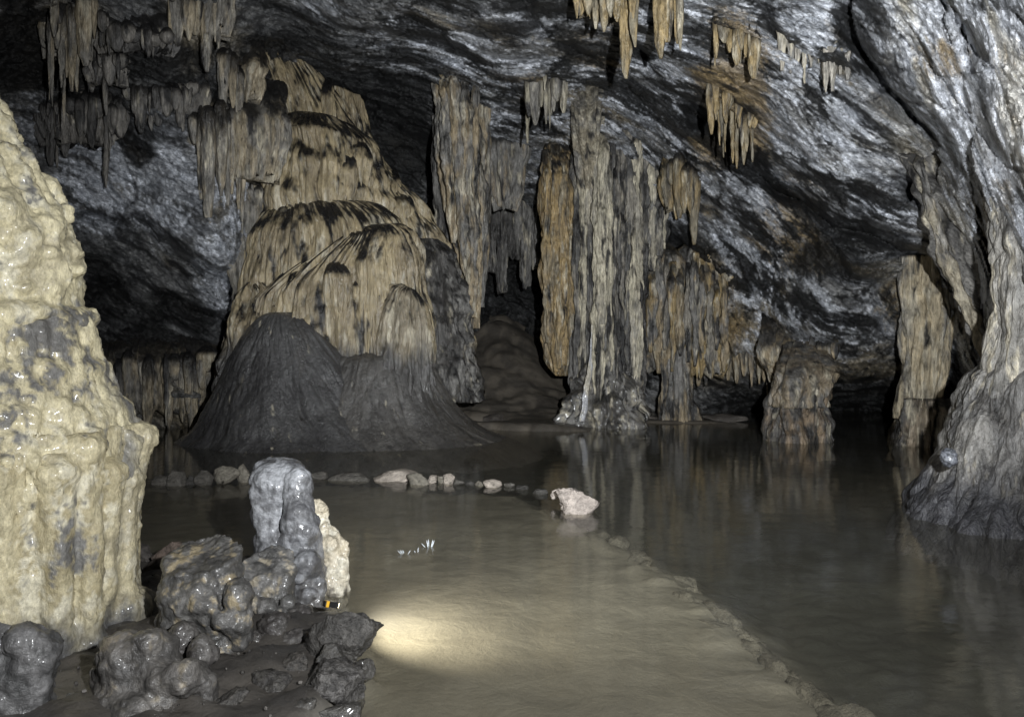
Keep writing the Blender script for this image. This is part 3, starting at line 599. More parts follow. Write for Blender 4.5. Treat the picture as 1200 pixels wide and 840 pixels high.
bundle('dripstone_curtain', 'tan fringe hanging from the low roof onto the squat stump', [(896,412),(940,404),(984,410)], 97, 48, 6.5, dict(GT, black=.3), off=.25)
formation('dripstone_stump', 'squat brown dripstone stump standing in the water below the low roof', 'column', [
 ('head', dict(prof=[(400,922,954,13.3),(418,914,964,12.7),(436,908,970,12.3),(455,906,971,12.15),(476,907,970,12.15)], seed=60, dr=.8, flute=.05, ff=5, lump=.10, lf=3), dict(GT, c1=(.26,.21,.145), black=.25, ledge_dirt=.25), M_drip),
 ('stem', dict(prof=[(455,908,969,12.2),(480,906,968,12.2),(500,906,970,12.15),(518,904,972,12.15),(540,902,974,12.15)], seed=61, dr=.9, flute=.05, ff=4.5, lump=.08, ledge=.05), dict(c1=(.24,.18,.12), c2=DARK, dirt=.55, black=.3), M_drip)])
formation('dripstone_column', 'tall fluted tan column with a dark ringed foot in the water', 'column', [
 ('shaft', dict(prof=[(300,1064,1112,11.8),(330,1063,1118,11.8),(370,1064,1117,11.8),(420,1062,1110,11.75),(460,1060,1104,11.75),(490,1057,1102,11.75)], seed=62, dr=.85, flute=.055, ff=6, lump=.03, lf=3), dict(c1=(.46,.385,.26), c2=GREY, dirt=.40, black=.15, pale=.35), M_drip),
 ('foot', dict(prof=[(466,1058,1100,11.65),(480,1053,1104,11.65),(505,1053,1103,11.65),(524,1051,1106,11.65),(545,1050,1108,11.65)], seed=63, dr=.9, flute=.08, ff=5, lump=.08), dict(c1=(.27,.22,.16), c2=DARK, dirt=.6, black=.3), M_drip)])
formation('rock_rib', 'dark hanging rock rib with a pale edge curving down on the right', 'rock', [
 ('rib', dict(prof=[(130,1077,1107,10.30),(170,1069,1125,9.80),(230,1081,1137,9.30),(280,1095,1153,9.20),(330,1113,1167,9.20),(380,1135,1175,9.10),(415,1153,1179,9.10),(434,1161,1175,9.10)], seed=64, dr=.5, flute=.06, ff=3, lump=.12, lf=2), dict(c1=(.11,.105,.1), c2=GREY, dirt=.5, black=.2, pale=.15), M_wall),
 ('pale_edge', dict(prof=taper([(190,1073,1083,9.25),(250,1086,1097,9.20),(300,1102,1113,9.10),(350,1122,1135,9.05),(400,1145,1159,9.00),(434,1157,1169,9.00)]), seed=65, dr=1, flute=.02, ff=6, lump=.05, lf=4), dict(c1=(.30,.26,.19), c2=GREY, dirt=.4, black=0.1, pale=.3), M_drip)])

# --- the right-hand buttress
RB = dict(c1=(.27,.255,.23), c2=(.19,.185,.175), dirt=.5, black=.2, pale=.25, ledge_dirt=.3)
formation('rock_buttress', 'massive pale grey rock buttress with dark muddy foot at the right edge', 'rock', [
 ('shaft', dict(prof=[(150,1200,1340,7.5),(200,1172,1340,7.0),(270,1168,1330,6.7),(340,1172,1330,6.7),(420,1162,1330,6.75),(470,1150,1340,6.8),(540,1136,1350,6.8)], seed=66, dr=.7, flute=.018, ff=5, lump=.10, lf=1.6, big=.025, res=.019), RB, M_drip),
 ('foot', dict(prof=[(424,1168,1310,6.8),(440,1150,1330,6.8),(480,1132,1350,6.8),(530,1116,1368,6.8),(570,1098,1386,6.8),(604,1078,1406,6.8),(650,1056,1430,6.8)], seed=67, dr=.9, flute=.015, ff=4, lump=.12, lf=2.2, big=.02, res=.019), dict(c1=(.23,.22,.205), c2=(.15,.145,.14), dirt=.45, black=.25, pale=.15, ledge_dirt=0, low=(.40, (.05,.05,.056), .2)), M_drip)])

# ------------------------------------------------------------------ implicit surfaces for the knobbly foreground dripstone
class Field:
    def __init__(s, lo, hi, h):
        s.lo, s.h = np.array(lo, float), h
        s.n = np.ceil((np.array(hi) - s.lo) / h).astype(int) + 1
        s.f = np.full(s.n, 9.0, f4)
    def _sub(s, lo, hi):
        a = np.clip(((lo - s.lo) / s.h).astype(int) - 1, 0, s.n - 1); b = np.clip(((hi - s.lo) / s.h).astype(int) + 3, 1, s.n)
        if (b <= a).any(): return None
        g = [((np.arange(a[i], b[i]) * s.h + s.lo[i]).astype(f4)) for i in range(3)]
        return tuple(slice(a[i], b[i]) for i in range(3)), np.meshgrid(*g, indexing='ij', sparse=True)
    def _add(s, sl, d, k):
        a = s.f[sl]
        hh = np.maximum(k - np.abs(a - d), 0) / k
        s.f[sl] = np.minimum(a, d) - hh * hh * k * 0.25
    def ball(s, c, r, k=0.04, sc=(1, 1, 1)):
        c = np.asarray(c, float); sc = np.asarray(sc, float)
        m = r * sc.max() + k * 1.2
        z = s._sub(c - m, c + m)
        if z is None: return
        sl, (x, y, w) = z
        d = (np.sqrt(((x - c[0]) / sc[0]) ** 2 + ((y - c[1]) / sc[1]) ** 2 + ((w - c[2]) / sc[2]) ** 2) - r) * sc.min()
        s._add(sl, d, k)
    def revolve(s, zs, cx, cy, R, warp=0.0, seed=0):      # upright body of changing radius
        z = np.arange(s.n[2]) * s.h + s.lo[2]
        o = np.argsort(zs); X = np.interp(z, zs[o], cx[o])[None, None]; RR = np.interp(z, zs[o], R[o])[None, None]
        x = (np.arange(s.n[0]) * s.h + s.lo[0])[:, None, None]; y = (np.arange(s.n[1]) * s.h + s.lo[1])[None, :, None]
        d = (np.sqrt((x - X) ** 2 + (y - cy) ** 2) - RR) * .95
        s.f = np.minimum(s.f, d.astype(f4))
    def limb(s, a, b, ra, rb, k=0.04):
        a, b = np.asarray(a, float), np.asarray(b, float); m = max(ra, rb) + k * 1.2
        z = s._sub(np.minimum(a, b) - m, np.maximum(a, b) + m)
        if z is None: return
        sl, (x, y, w) = z
        v = b - a
        t = np.clip(((x - a[0]) * v[0] + (y - a[1]) * v[1] + (w - a[2]) * v[2]) / (v @ v), 0, 1)
        d = np.sqrt((x - a[0] - t * v[0]) ** 2 + (y - a[1] - t * v[1]) ** 2 + (w - a[2] - t * v[2]) ** 2) - (ra + t * (rb - ra))
        s._add(sl, d, k)
    def cut(s, pt, n):                                   # remove the side the normal points to
        n = np.asarray(n, float); n /= np.linalg.norm(n)
        g = np.meshgrid(*[(np.arange(s.n[i]) * s.h + s.lo[i]).astype(f4) for i in range(3)], indexing='ij', sparse=True)
        s.f = np.maximum(s.f, (g[0] - pt[0]) * n[0] + (g[1] - pt[1]) * n[1] + (g[2] - pt[2]) * n[2])
    def mesh(s):
        f = np.pad(s.f, 1, constant_values=1.0)
        ins = f < 0
        c = np.zeros(np.array(f.shape) - 1, np.int8)
        for i in (0, 1):
            for j in (0, 1):
                for k in (0, 1):
                    c += ins[i:ins.shape[0] - 1 + i, j:ins.shape[1] - 1 + j, k:ins.shape[2] - 1 + k]
        act = (c > 0) & (c < 8)
        ids = np.full(act.shape, -1, np.int32); cells = np.argwhere(act); ids[act] = np.arange(len(cells))
        acc = np.zeros((len(cells), 3)); cnt = np.zeros(len(cells))
        A = cells
        cor = [(i, j, k) for i in (0, 1) for j in (0, 1) for k in (0, 1)]
        val = {o: f[A[:, 0] + o[0], A[:, 1] + o[1], A[:, 2] + o[2]] for o in cor}
        for o in cor:
            for ax in range(3):
                if o[ax]: continue
                o2 = list(o); o2[ax] = 1; o2 = tuple(o2)
                va, vb = val[o], val[o2]
                m = (va < 0) != (vb < 0)
                t = np.where(m, va / np.where(m, va - vb, 1), 0)
                p = np.tile(np.array(o, float), (len(A), 1)); p[:, ax] += t
                acc[m] += p[m]; cnt[m] += 1
        v = (cells - 1 + acc / cnt[:, None]) * s.h + s.lo
        quads = []
        for ax in range(3):
            b, cc = (ax + 1) % 3, (ax + 2) % 3
            sh = [slice(None)] * 3; sh2 = [slice(None)] * 3
            sh[ax] = slice(0, -1); sh2[ax] = slice(1, None)
            e = ins[tuple(sh)] != ins[tuple(sh2)]
            E = np.argwhere(e)
            E = E[(E[:, b] > 0) & (E[:, cc] > 0) & (E[:, b] < f.shape[b] - 1) & (E[:, cc] < f.shape[cc] - 1)]
            flip = ins[E[:, 0], E[:, 1], E[:, 2]]
            def cid(db, dc):
                q = E.copy(); q[:, b] -= db; q[:, cc] -= dc
                return ids[q[:, 0], q[:, 1], q[:, 2]]
            q = np.stack([cid(1, 1), cid(0, 1), cid(0, 0), cid(1, 0)], -1)
            q[~flip] = q[~flip][:, ::-1]
            quads.append(q)
        return v, np.concatenate(quads)
def roughen(v, q, terms):
    for amp, fr, kind, seed in terms:
        n = normals(v, q)
        fr = np.broadcast_to(np.array(fr, float), (3,))
        d = (billow(v * fr, 3, seed, .55) - .45) * 2 if kind == 'b' else fbm(v * fr, 3, seed)
        v = v + n * (amp * d)[:, None]
    return v

CREAM, OLIVE, WGREY, BROWN = (0.60,0.54,0.36), (0.40,0.345,0.21), (0.12,0.12,0.125), (0.16,0.135,0.105)

# --- the big cream stalagmite at the left edge
def big_stalagmite():
    Y0 = 4.1
    s = Y0 / F
    rng = random.Random(11)
    def q(px, py, dY=0.0): return P(px, py, Y0 + dY)
    # right outline of the photograph: (py, right edge px)
    out = np.array([(40,-50),(110,-4),(165,24),(225,60),(240,72),(290,90),(350,94),(372,92),(420,108),(470,130),(520,152),(560,154),(600,152),(640,146),(700,146),(740,152),(800,190),(840,200)], float)
    cxs = lambda y: np.interp(y, [60, 400, 800], [-105, -45, -10])
    edge = lambda y: np.interp(y, out[:, 0], out[:, 1])
    root = thing('cream_stalagmite', 'huge knobbly cream stalagmite with wet grey stains at the left edge', 'stalagmite', tuple(float(a) for a in P(5, 770, Y0)))
    def fld(y0, y1, h=0.0155):
        lo = P(-190, y1, Y0); hi = P(215, y0, Y0)
        return Field((lo[0], Y0 - 1.0, lo[2]), (hi[0], Y0 + 0.5, hi[2]), h)
    def surf(y, ang, out_=0.0):                       # point on the flank; ang 0 = right edge, 90 = facing the camera
        R = (edge(y) - cxs(y)) * s + out_
        c = q(cxs(y), y)
        return c + np.array([math.cos(math.radians(ang)) * R, -math.sin(math.radians(ang)) * R, 0])
    def body(f, y0, y1, shrink):
        y = np.arange(y0, y1 + 1, 5.0)
        c = q(cxs(y), y)
        f.revolve(c[:, 2], c[:, 0], Y0, (edge(y) - cxs(y)) * s - shrink)
    def colour(v, quads, seed, grey=.35, low=0.0, cre=CREAM):
        a = fbm(v * f4([2.6, 2.6, 2.0]) + seed, 3, 300 + seed); b = fbm(v * f4([9, 9, 6]), 4, 310 + seed, .6); c = fbm(v * 28, 3, 320 + seed, .6)
        col = mix(cre, OLIVE, sst(-.1, .5, a * .6 + b * .6 + low))
        col = mix(col, (.74,.70,.55), sst(.0, .4, b + .4 * c - .05) * .7)
        col = mix(col, WGREY, sst(.15, .42, a + .45 * b + .3 * c + grey - .40) * .9)
        col = mix(col, BROWN, sst(.2, .45, -a + .5 * c - .1) * .3)
        return col
    AN = lambda: rng.uniform(-20, 118)
    # upper cone: overlapping swollen caps
    f = fld(30, 385)
    body(f, 40, 380, .07)
    for y, a, r in [(248,62,.19),(252,98,.18),(262,30,.15),(300,80,.15),(268,5,.12),(335,50,.13),(335,95,.14),(340,12,.11),(165,40,.10),(195,70,.12),(150,90,.10),(305,25,.12),(120,50,.1)]:
        f.ball(surf(y, a, -.12), r, .05, (1, 1, .9))
    for a in np.arange(-15, 120, 13): f.ball(surf(372 + rng.uniform(-5, 5), a, -.07), rng.uniform(.09, .12), .04, (1, 1, .65))
    for k in range(45):
        y = rng.uniform(190, 385); f.ball(surf(y, AN(), -.06 + rng.uniform(-.01, .02)), rng.uniform(.035, .075), .035, (1, 1, rng.uniform(.7, 1.3)))
    for k in range(40):
        y = rng.uniform(60, 230); f.limb(surf(y, a := AN(), -.055), surf(y + rng.uniform(40, 90), a, -.055), rng.uniform(.03, .05), .02, .04)
    v, quads = f.mesh(); v = roughen(v, quads, [(.016, 7, 'b', 1), (.007, 19, 'b', 2), (.003, 50, 'f', 3)])
    c = colour(v, quads, 1, .36); obj('upper_cone', v, quads, M_cream, c, root)
    # middle belt of dripping popcorn
    f = fld(360, 575)
    body(f, 372, 565, .13)
    for k in range(90):
        y = rng.uniform(372, 425); f.ball(surf(y, AN(), -.08 + rng.uniform(0, .03)), rng.uniform(.04, .08), .03, (1, 1, 1.4))
    for k in range(190):
        a = AN(); y = rng.uniform(395, 520); ln = rng.uniform(28, 95); r = rng.uniform(.017, .04); o = rng.uniform(-.10, -.03)
        p0, p1 = surf(y, a, o), surf(y + ln, a + rng.uniform(-2, 2), o + rng.uniform(-.04, .01))
        f.limb(p0, p1, r * 1.25, r * .6, .012); f.ball(p1, r * .85, .012)
        if rng.random() < .6: f.ball(p0, r * 1.8, .02)
    for k in range(70):
        y = rng.uniform(430, 560); f.ball(surf(y, rng.uniform(-25, 45), -.07), rng.uniform(.03, .07), .025, (1, 1, 1.5))
    for yy, n in ((385, 46), (432, 40), (478, 40), (515, 46)):
        for k in range(n):
            a = AN(); y = yy + rng.uniform(-9, 9); r = rng.uniform(.014, .03); o = rng.uniform(-.045, -.01)
            f.ball(surf(y, a, o), r * 1.7, .02); f.limb(surf(y, a, o), surf(y + rng.uniform(20, 52), a, o + rng.uniform(-.01, .015)), r * 1.15, r * .4, .008)
    v, quads = f.mesh(); v = roughen(v, quads, [(.008, 9, 'b', 4), (.005, 24, 'b', 5), (.003, 55, 'f', 6)])
    c = colour(v, quads, 2, .28, 0.0)
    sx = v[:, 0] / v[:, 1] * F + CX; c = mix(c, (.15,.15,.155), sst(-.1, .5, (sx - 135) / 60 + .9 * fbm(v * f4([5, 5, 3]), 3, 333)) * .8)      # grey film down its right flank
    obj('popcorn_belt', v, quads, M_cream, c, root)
    # lower belt with ribs and hanging tips
    f = fld(500, 845)
    body(f, 530, 720, .18); body(f, 718, 845, .02)
    for k, a in enumerate(np.linspace(-15, 118, 12)):
        a += rng.uniform(-3, 3); y0 = rng.uniform(512, 565); y1 = rng.choice([640, 690, 730, 740, 735, 745])
        r = rng.uniform(.05, .078); o = rng.uniform(-.08, -.03)
        p0, p1 = surf(y0, a, o), surf(y1, a + rng.uniform(-3, 3), o)
        f.limb(p0, p1, r * 1.15, r * (.4 if y1 < 660 else .9), .018)
        f.ball(p0, r * 1.5, .03, (1, 1, .8))
    for k in range(18):
        a = AN(); y0 = rng.uniform(515, 640); p0 = surf(y0, a, -.03); p1 = surf(y0 + rng.uniform(35, 75), a, -.05)
        f.limb(p0, p1, rng.uniform(.035, .065), .012, .015)
    for k in range(60):
        y = rng.uniform(712, 830); f.ball(surf(y, AN(), -.04), rng.uniform(.06, .13), .04)
    v, quads = f.mesh(); v = roughen(v, quads, [(.012, (8, 8, 4), 'b', 7), (.006, 22, 'b', 8), (.0025, 55, 'f', 9)])
    c = colour(v, quads, 3, .08, .2, (.56,.50,.33))
    c = mix(c, (.085,.085,.085), sst(.30, .06, v[:, 2] + .14 * fbm(v * 6, 3, 77)))
    obj('ribbed_base', v, quads, M_cream, c, root)
big_stalagmite()

def blobthing(name, label, cat, items, h, seed, colfn, mat, rough=None, cuts=(), group=None):
    """items: ('b', px, py, Y, r_px, (sx,sy,sz), k) or ('l', (px,py,Y), (px,py,Y), r0_px, r1_px, k)"""
    prim = []
    for it in items:
        if it[0] == 'b':
            _, px, py, Y, r, sc, k = it; prim.append(('b', P(px, py, Y), r * Y / F, sc, k))
        else:
            _, a, b, r0, r1, k = it; prim.append(('l', P(*a), P(*b), r0 * a[2] / F, r1 * b[2] / F, k))
    lo = np.full(3, 1e9); hi = -lo
    for p in prim:
        if p[0] == 'b': e = p[2] * np.array(p[3]) + .06; lo = np.minimum(lo, p[1] - e); hi = np.maximum(hi, p[1] + e)
        else:
            m = max(p[3], p[4]) + .06; lo = np.minimum(lo, np.minimum(p[1], p[2]) - m); hi = np.maximum(hi, np.maximum(p[1], p[2]) + m)
    f = Field(lo, hi, h)
    for p in prim:
        if p[0] == 'b': f.ball(p[1], p[2], p[4], p[3])
        else: f.limb(p[1], p[2], p[3], p[4], p[5])
    for pt, n in cuts: f.cut(P(*pt), n)
    v, q = f.mesh()
    v = roughen(v, q, rough or [(.012, 7, 'b', seed), (.006, 20, 'b', seed + 1), (.003, 55, 'f', seed + 2)])
    o = obj(name, v, q, mat, colfn(v, normals(v, q)), None)
    if label: tag(o, label, cat, group)
    return o
def c_grey(light=(.30,.30,.31), dark=(.10,.10,.102), cream=None, cw=.0, seed=0, mudz=.12, mudw=.1):
    def fn(v, n):
        a = fbm(v * 4 + seed, 3, 400 + seed); b = fbm(v * 14, 4, 410 + seed, .6)
        c = mix(dark, light, sst(-.35, .4, a + .5 * b))
        if cream is not None: c = mix(c, cream, sst(.0, .4, b + .5 * a + cw - .2))
        c = mix(c, (.06,.055,.05), sst(mudz + mudw, mudz - mudw, v[:, 2] + .1 * b) * .85)
        return c
    return fn
rng = random.Random(21)
def knobs(n, x0, x1, y0, y1, Y, r0, r1, dY=.0, k=.055):
    return [('b', rng.uniform(x0, x1), rng.uniform(y0, y1), Y + rng.uniform(-dY, dY), rng.uniform(r0, r1), (1, 1, rng.uniform(.8, 1.2)), k) for _ in range(n)]

def on_trunk(n, px, y0, y1, Y, R, r0, r1, k=.025, a0=-20, a1=200):
    out = []
    for _ in range(n):
        a = math.radians(rng.uniform(a0, a1)); r = rng.uniform(r0, r1); q = R - r * .45
        out.append(('b', px + math.cos(a) * q, rng.uniform(y0, y1), Y - math.sin(a) * q * Y / F, r, (1, 1, rng.uniform(.8, 1.3)), k))
    return out
blobthing('grey_stalagmite', 'tall smooth grey two-lobed stalagmite beside the lamp', 'stalagmite',
  [('l', (322,568,4.78), (318,600,4.78), 26, 21, .04), ('l', (318,600,4.78), (334,700,4.75), 19, 26, .04), ('b', 338,550,4.82,20,(1,1,.6),.03), ('b', 322,552,4.9,22,(1.1,1,.55),.03),
   ('l', (350,562,4.72), (354,620,4.68), 15, 20, .02), ('l', (354,620,4.68), (352,660,4.66), 22, 25, .02), ('b', 350,664,4.54,25,(1.15,1,.72),.02), ('b', 358,658,4.48,18,(1,1,.9),.03), ('b', 352,600,4.66,17,(1,1,1),.02),
   ('l', (316,640,4.8), (330,690,4.7), 14, 20, .02), ('l', (352,672,4.6), (352,740,4.5), 24, 30, .04)] + on_trunk(26, 352, 680, 735, 4.55, 27, 4, 9),
  .0098, 70, c_grey((.27,.275,.29), (.09,.09,.095), seed=1), M_slick, [(.035, 3.5, 'f', 71), (.010, 8, 'b', 72), (.003, 22, 'f', 73)])
blobthing('cream_dripstone', 'small lumpy cream dripstone lit by the lamp beside the pool', 'stalagmite',
  [('l', (371,592,4.86), (375,622,4.86), 9, 11, .03), ('l', (378,620,4.84), (392,640,4.82), 12, 13, .03), ('l', (391,640,4.82), (392,702,4.8), 14, 16, .03), ('l', (372,630,4.86), (378,706,4.84), 15, 18, .04)] + on_trunk(22, 391, 635, 700, 4.81, 15, 4, 8, .02) + on_trunk(8, 373, 590, 640, 4.86, 10, 3, 6, .02),
  .0085, 75, c_grey((.55,.50,.40), (.42,.37,.28), (.60,.56,.46), .2, 2, .02, .05), M_cream)
SM = lambda k: [(.03, 4.5, 'f', k), (.011, 11, 'b', k + 1), (.003, 26, 'f', k + 2)]
blobthing('broken_stump', 'broken grey and cream stalagmite stump with a slanting top', 'stalagmite',
  [('l', (232,640,3.95), (222,720,3.9), 36, 34, .05), ('l', (252,650,3.92), (258,800,3.82), 30, 28, .05), ('l', (222,700,3.9), (232,800,3.9), 34, 40, .05), ('b', 212,745,3.8,20,(1,1,.9),.03)] + on_trunk(30, 258, 690, 800, 3.82, 30, 6, 13, .04) + on_trunk(24, 222, 690, 790, 3.9, 35, 6, 13, .04),
  .0098, 80, c_grey((.16,.155,.147), (.08,.078,.075), (.34,.285,.19), .03, 3, .0, .08), M_slick, SM(80), cuts=[((236,654,3.9), (-.12, -.3, .9))])
blobthing('broken_stump', 'lower wedge-shaped grey stump between the broken stump and the grey stalagmite', 'stalagmite',
  [('l', (322,660,4.4), (316,740,4.3), 24, 30, .05), ('l', (296,672,4.32), (300,740,4.3), 20, 24, .05)] + on_trunk(24, 310, 700, 745, 4.3, 35, 4, 10),
  .0098, 84, c_grey((.17,.165,.158), (.085,.083,.08), (.34,.30,.23), .0, 4, .02, .08), M_slick, SM(84), cuts=[((310,668,4.3), (.25, -.45, .8))])
blobthing('wet_dripstone_knob', 'big double-headed shiny dark dripstone knob at the bottom edge', 'stalagmite',
  [('b', 158,788,3.35,44,(1,.9,1),.03), ('b', 146,770,3.24,24,(1,1,1),.05), ('b', 208,812,3.28,38,(1,1,1),.03), ('b', 140,835,3.2,42,(1,1,.9),.05), ('b', 190,855,3.2,52,(1.1,1,.8),.05), ('b', 182,765,3.3,20,(1,1,1),.04), ('b', 160,838,3.1,26,(1.2,1,.8),.04)] + on_trunk(20, 158, 755, 825, 3.35, 44, 10, 20, .05, 10, 170) + on_trunk(14, 208, 785, 835, 3.28, 38, 9, 18, .05, 10, 170),
  .0098, 88, c_grey((.115,.108,.10), (.058,.055,.052), (.20,.175,.135), -.25, seed=5, mudz=-.2), M_slick, SM(88))
blobthing('wet_dripstone_knob', 'shiny dark grey dripstone lump in the bottom left corner', 'stalagmite',
  [('b', 0,795,3.25,52,(1,1,1.1),.05), ('b', 22,770,3.2,30,(1,1,1),.05), ('b', 10,840,3.2,50,(1.2,1,.8),.05), ('b', 70,838,3.2,34,(1.3,1,.6),.05)] + on_trunk(30, 5, 750, 835, 3.25, 52, 10, 20, .05, 10, 170),
  .0098, 92, c_grey((.12,.118,.118), (.06,.06,.06), seed=6, mudz=-.2), M_slick, SM(92))
for (px, py, Y, r, lb) in [(215,742,3.62,17,'small round wet knob left of the broken stump'), (322,735,4.0,20,'round muddy knob in front of the wedge-shaped stump'), (348,756,3.95,22,'round muddy knob behind the dark boulder'),
                           (300,752,3.9,14,'smallest muddy knob on the mud bank'), (350,722,4.2,16,'wet knob at the foot of the grey stalagmite'), (236,756,3.5,14,'tiny shiny knob at the front of the broken stump')]:
    blobthing('mud_knob', lb, 'stalagmite', [('b', px, py, Y, r, (1, 1, .9), .03), ('b', px + 3, py + r * .8, Y, r * 1.05, (1.1, 1.1, .7), .04)], .008, 96, c_grey((.10,.094,.088), (.055,.05,.048), seed=7, mudz=-.3), M_slick, group='round knobs on the mud bank')

# ------------------------------------------------------------------ floor: pool bed, mud bank and the muddy slope behind
DAM = [(150,566),(182,562),(260,560),(330,559),(430,560),(520,566),(600,571),(668,600),(700,614),(740,634),(790,664),(840,700),(900,760),(960,800),(1010,845)]
DAMW = np.array([G(*d)[:2] for d in DAM])
BANK = [(-80,640),(165,650),(250,660),(330,668),(385,700),(425,740),(448,780),(432,815),(412,850),(390,960)]
BANKW = np.array([G(*d)[:2] for d in BANK])
def inside(x, y, poly):
    r = np.zeros(x.shape, bool)
    for (x0, y0), (x1, y1) in zip(poly, np.roll(poly, -1, 0)):
        c = ((y0 > y) != (y1 > y)) & (x < (x1 - x0) * (y - y0) / (y1 - y0 + 1e-12) + x0)
        r ^= c
    return r
FZ = {}
def FLOORZ(x, y): return FZ['z'][min(len(FZ['ys']) - 1, np.searchsorted(FZ['ys'], y)), min(len(FZ['xs']) - 1, np.searchsorted(FZ['xs'], x))]
def build_floor():
    xs = np.concatenate([np.linspace(-12, -5, 50)[:-1], np.linspace(-5, 4, 180), np.linspace(4, 11, 60)[1:]])
    ys = np.concatenate([np.linspace(.6, 6, 170)[:-1], np.linspace(6, 13, 80)[:-1], np.linspace(13, 23, 110)])
    x, y = np.meshgrid(xs, ys); x = x.ravel(); y = y.ravel()
    p = np.stack([x, y, 0 * x], -1)
    n1, n2, n3 = fbm(p * .8, 3, 500), fbm(p * 3, 4, 510), fbm(p * 9, 3, 520)
    inner = inside(x, y, np.concatenate([DAMW, [[1.5, .2], [-12, .2], [-12, DAMW[0, 1]]]]))
    dd, _ = polydist(x + .12 * n2, y + .12 * n3, DAMW)
    sd = np.where(inner, dd, -dd)
    z = mix_s(-.42, -.10, sst(-.9, .2, sd)) + .03 * n1 + .008 * n2
    z += .045 * np.exp(-(dd / .16) ** 2) * sst(-.2, .4, n2)
    ib = inside(x, y, np.concatenate([BANKW, [[-12, 1.5], [-12, BANKW[0, 1]]]]))
    bd, _ = polydist(x, y, BANKW)
    sb = np.where(ib, bd, -bd)
    lum = billow(p * 2.6, 3, 530)
    z = np.maximum(z, mix_s(-.3, .05, sst(-.2, .22, sb + .10 * n2)) + .07 * lum * sst(-.1, .4, sb) + .02 * n3 + .04 * n2)
    # muddy slope between the cascade and the columns, ledge along the far shore
    cxm = -.35 + .0 * y
    hump = 2.1 * sst(14.6, 20.0, y) * np.exp(-((x - cxm) / 2.0) ** 2)
    hump += .24 * sst(13.3, 13.6, y + .5 * n1 + .12 * n2) * np.exp(-((x + .1) / 1.7) ** 4)
    hump += .22 * (billow(p * f4([.9, 1.3, 1]), 3, 540) - .3) * sst(14.0, 16.0, y) * np.exp(-((x - cxm) / 1.8) ** 2)
    ledge = .16 * sst(14.3, 14.7, y + .4 * n1 + .1 * n2) * np.exp(-((x - 3.1) / 1.7) ** 4)
    back = np.where(hump + ledge > .01, -.12 + hump + ledge + .02 * n2, -9)
    z = np.maximum(z, back)
    basin = np.exp(-(((x + .55) / .42) ** 2 + ((y - 14.5) / .32) ** 2) ** 2)
    z = z - .28 * basin * (y > 13)
    FZ.update(xs=xs, ys=ys, z=z.reshape(len(ys), len(xs)))
    bl = sst(-.05, .25, sb + .1 * n2)
    pale = mix((.285,.268,.226), (.245,.23,.195), sst(-.3, .3, n1 + .5 * n2))
    deep = mix((.062,.065,.055), (.046,.049,.042), sst(-.3, .3, n1 + .5 * n2))
    col = mix(deep, pale, sst(-.5, .16, sd + .22 * n2 + .06 * n3))
    col = mix(col, mix((.075,.068,.06), (.05,.046,.042), sst(-.2, .3, n2)), bl)
    col = mix(col, mix((.15,.13,.105), (.085,.075,.063), sst(-.3, .3, n1 + n2)), sst(12.6, 13.4, y) * (z > -.1))
    col = mix(col, (.05,.05,.044), sst(12.0, 13.0, y) * (z <= -.1))
    nx, ny = len(xs), len(ys)
    idx = np.arange(nx * ny, dtype=np.int32).reshape(ny, nx)
    quads = np.stack([idx[:-1, :-1], idx[:-1, 1:], idx[1:, 1:], idx[1:, :-1]], -1).reshape(-1, 4)
    o = obj('cave_floor', np.stack([x, y, z], -1), quads, M_mud, col)
    tag(o, 'muddy cave floor and pool bed', None, None, 'structure')
def mix_s(a, b, t): return a + (b - a) * t
build_floor()

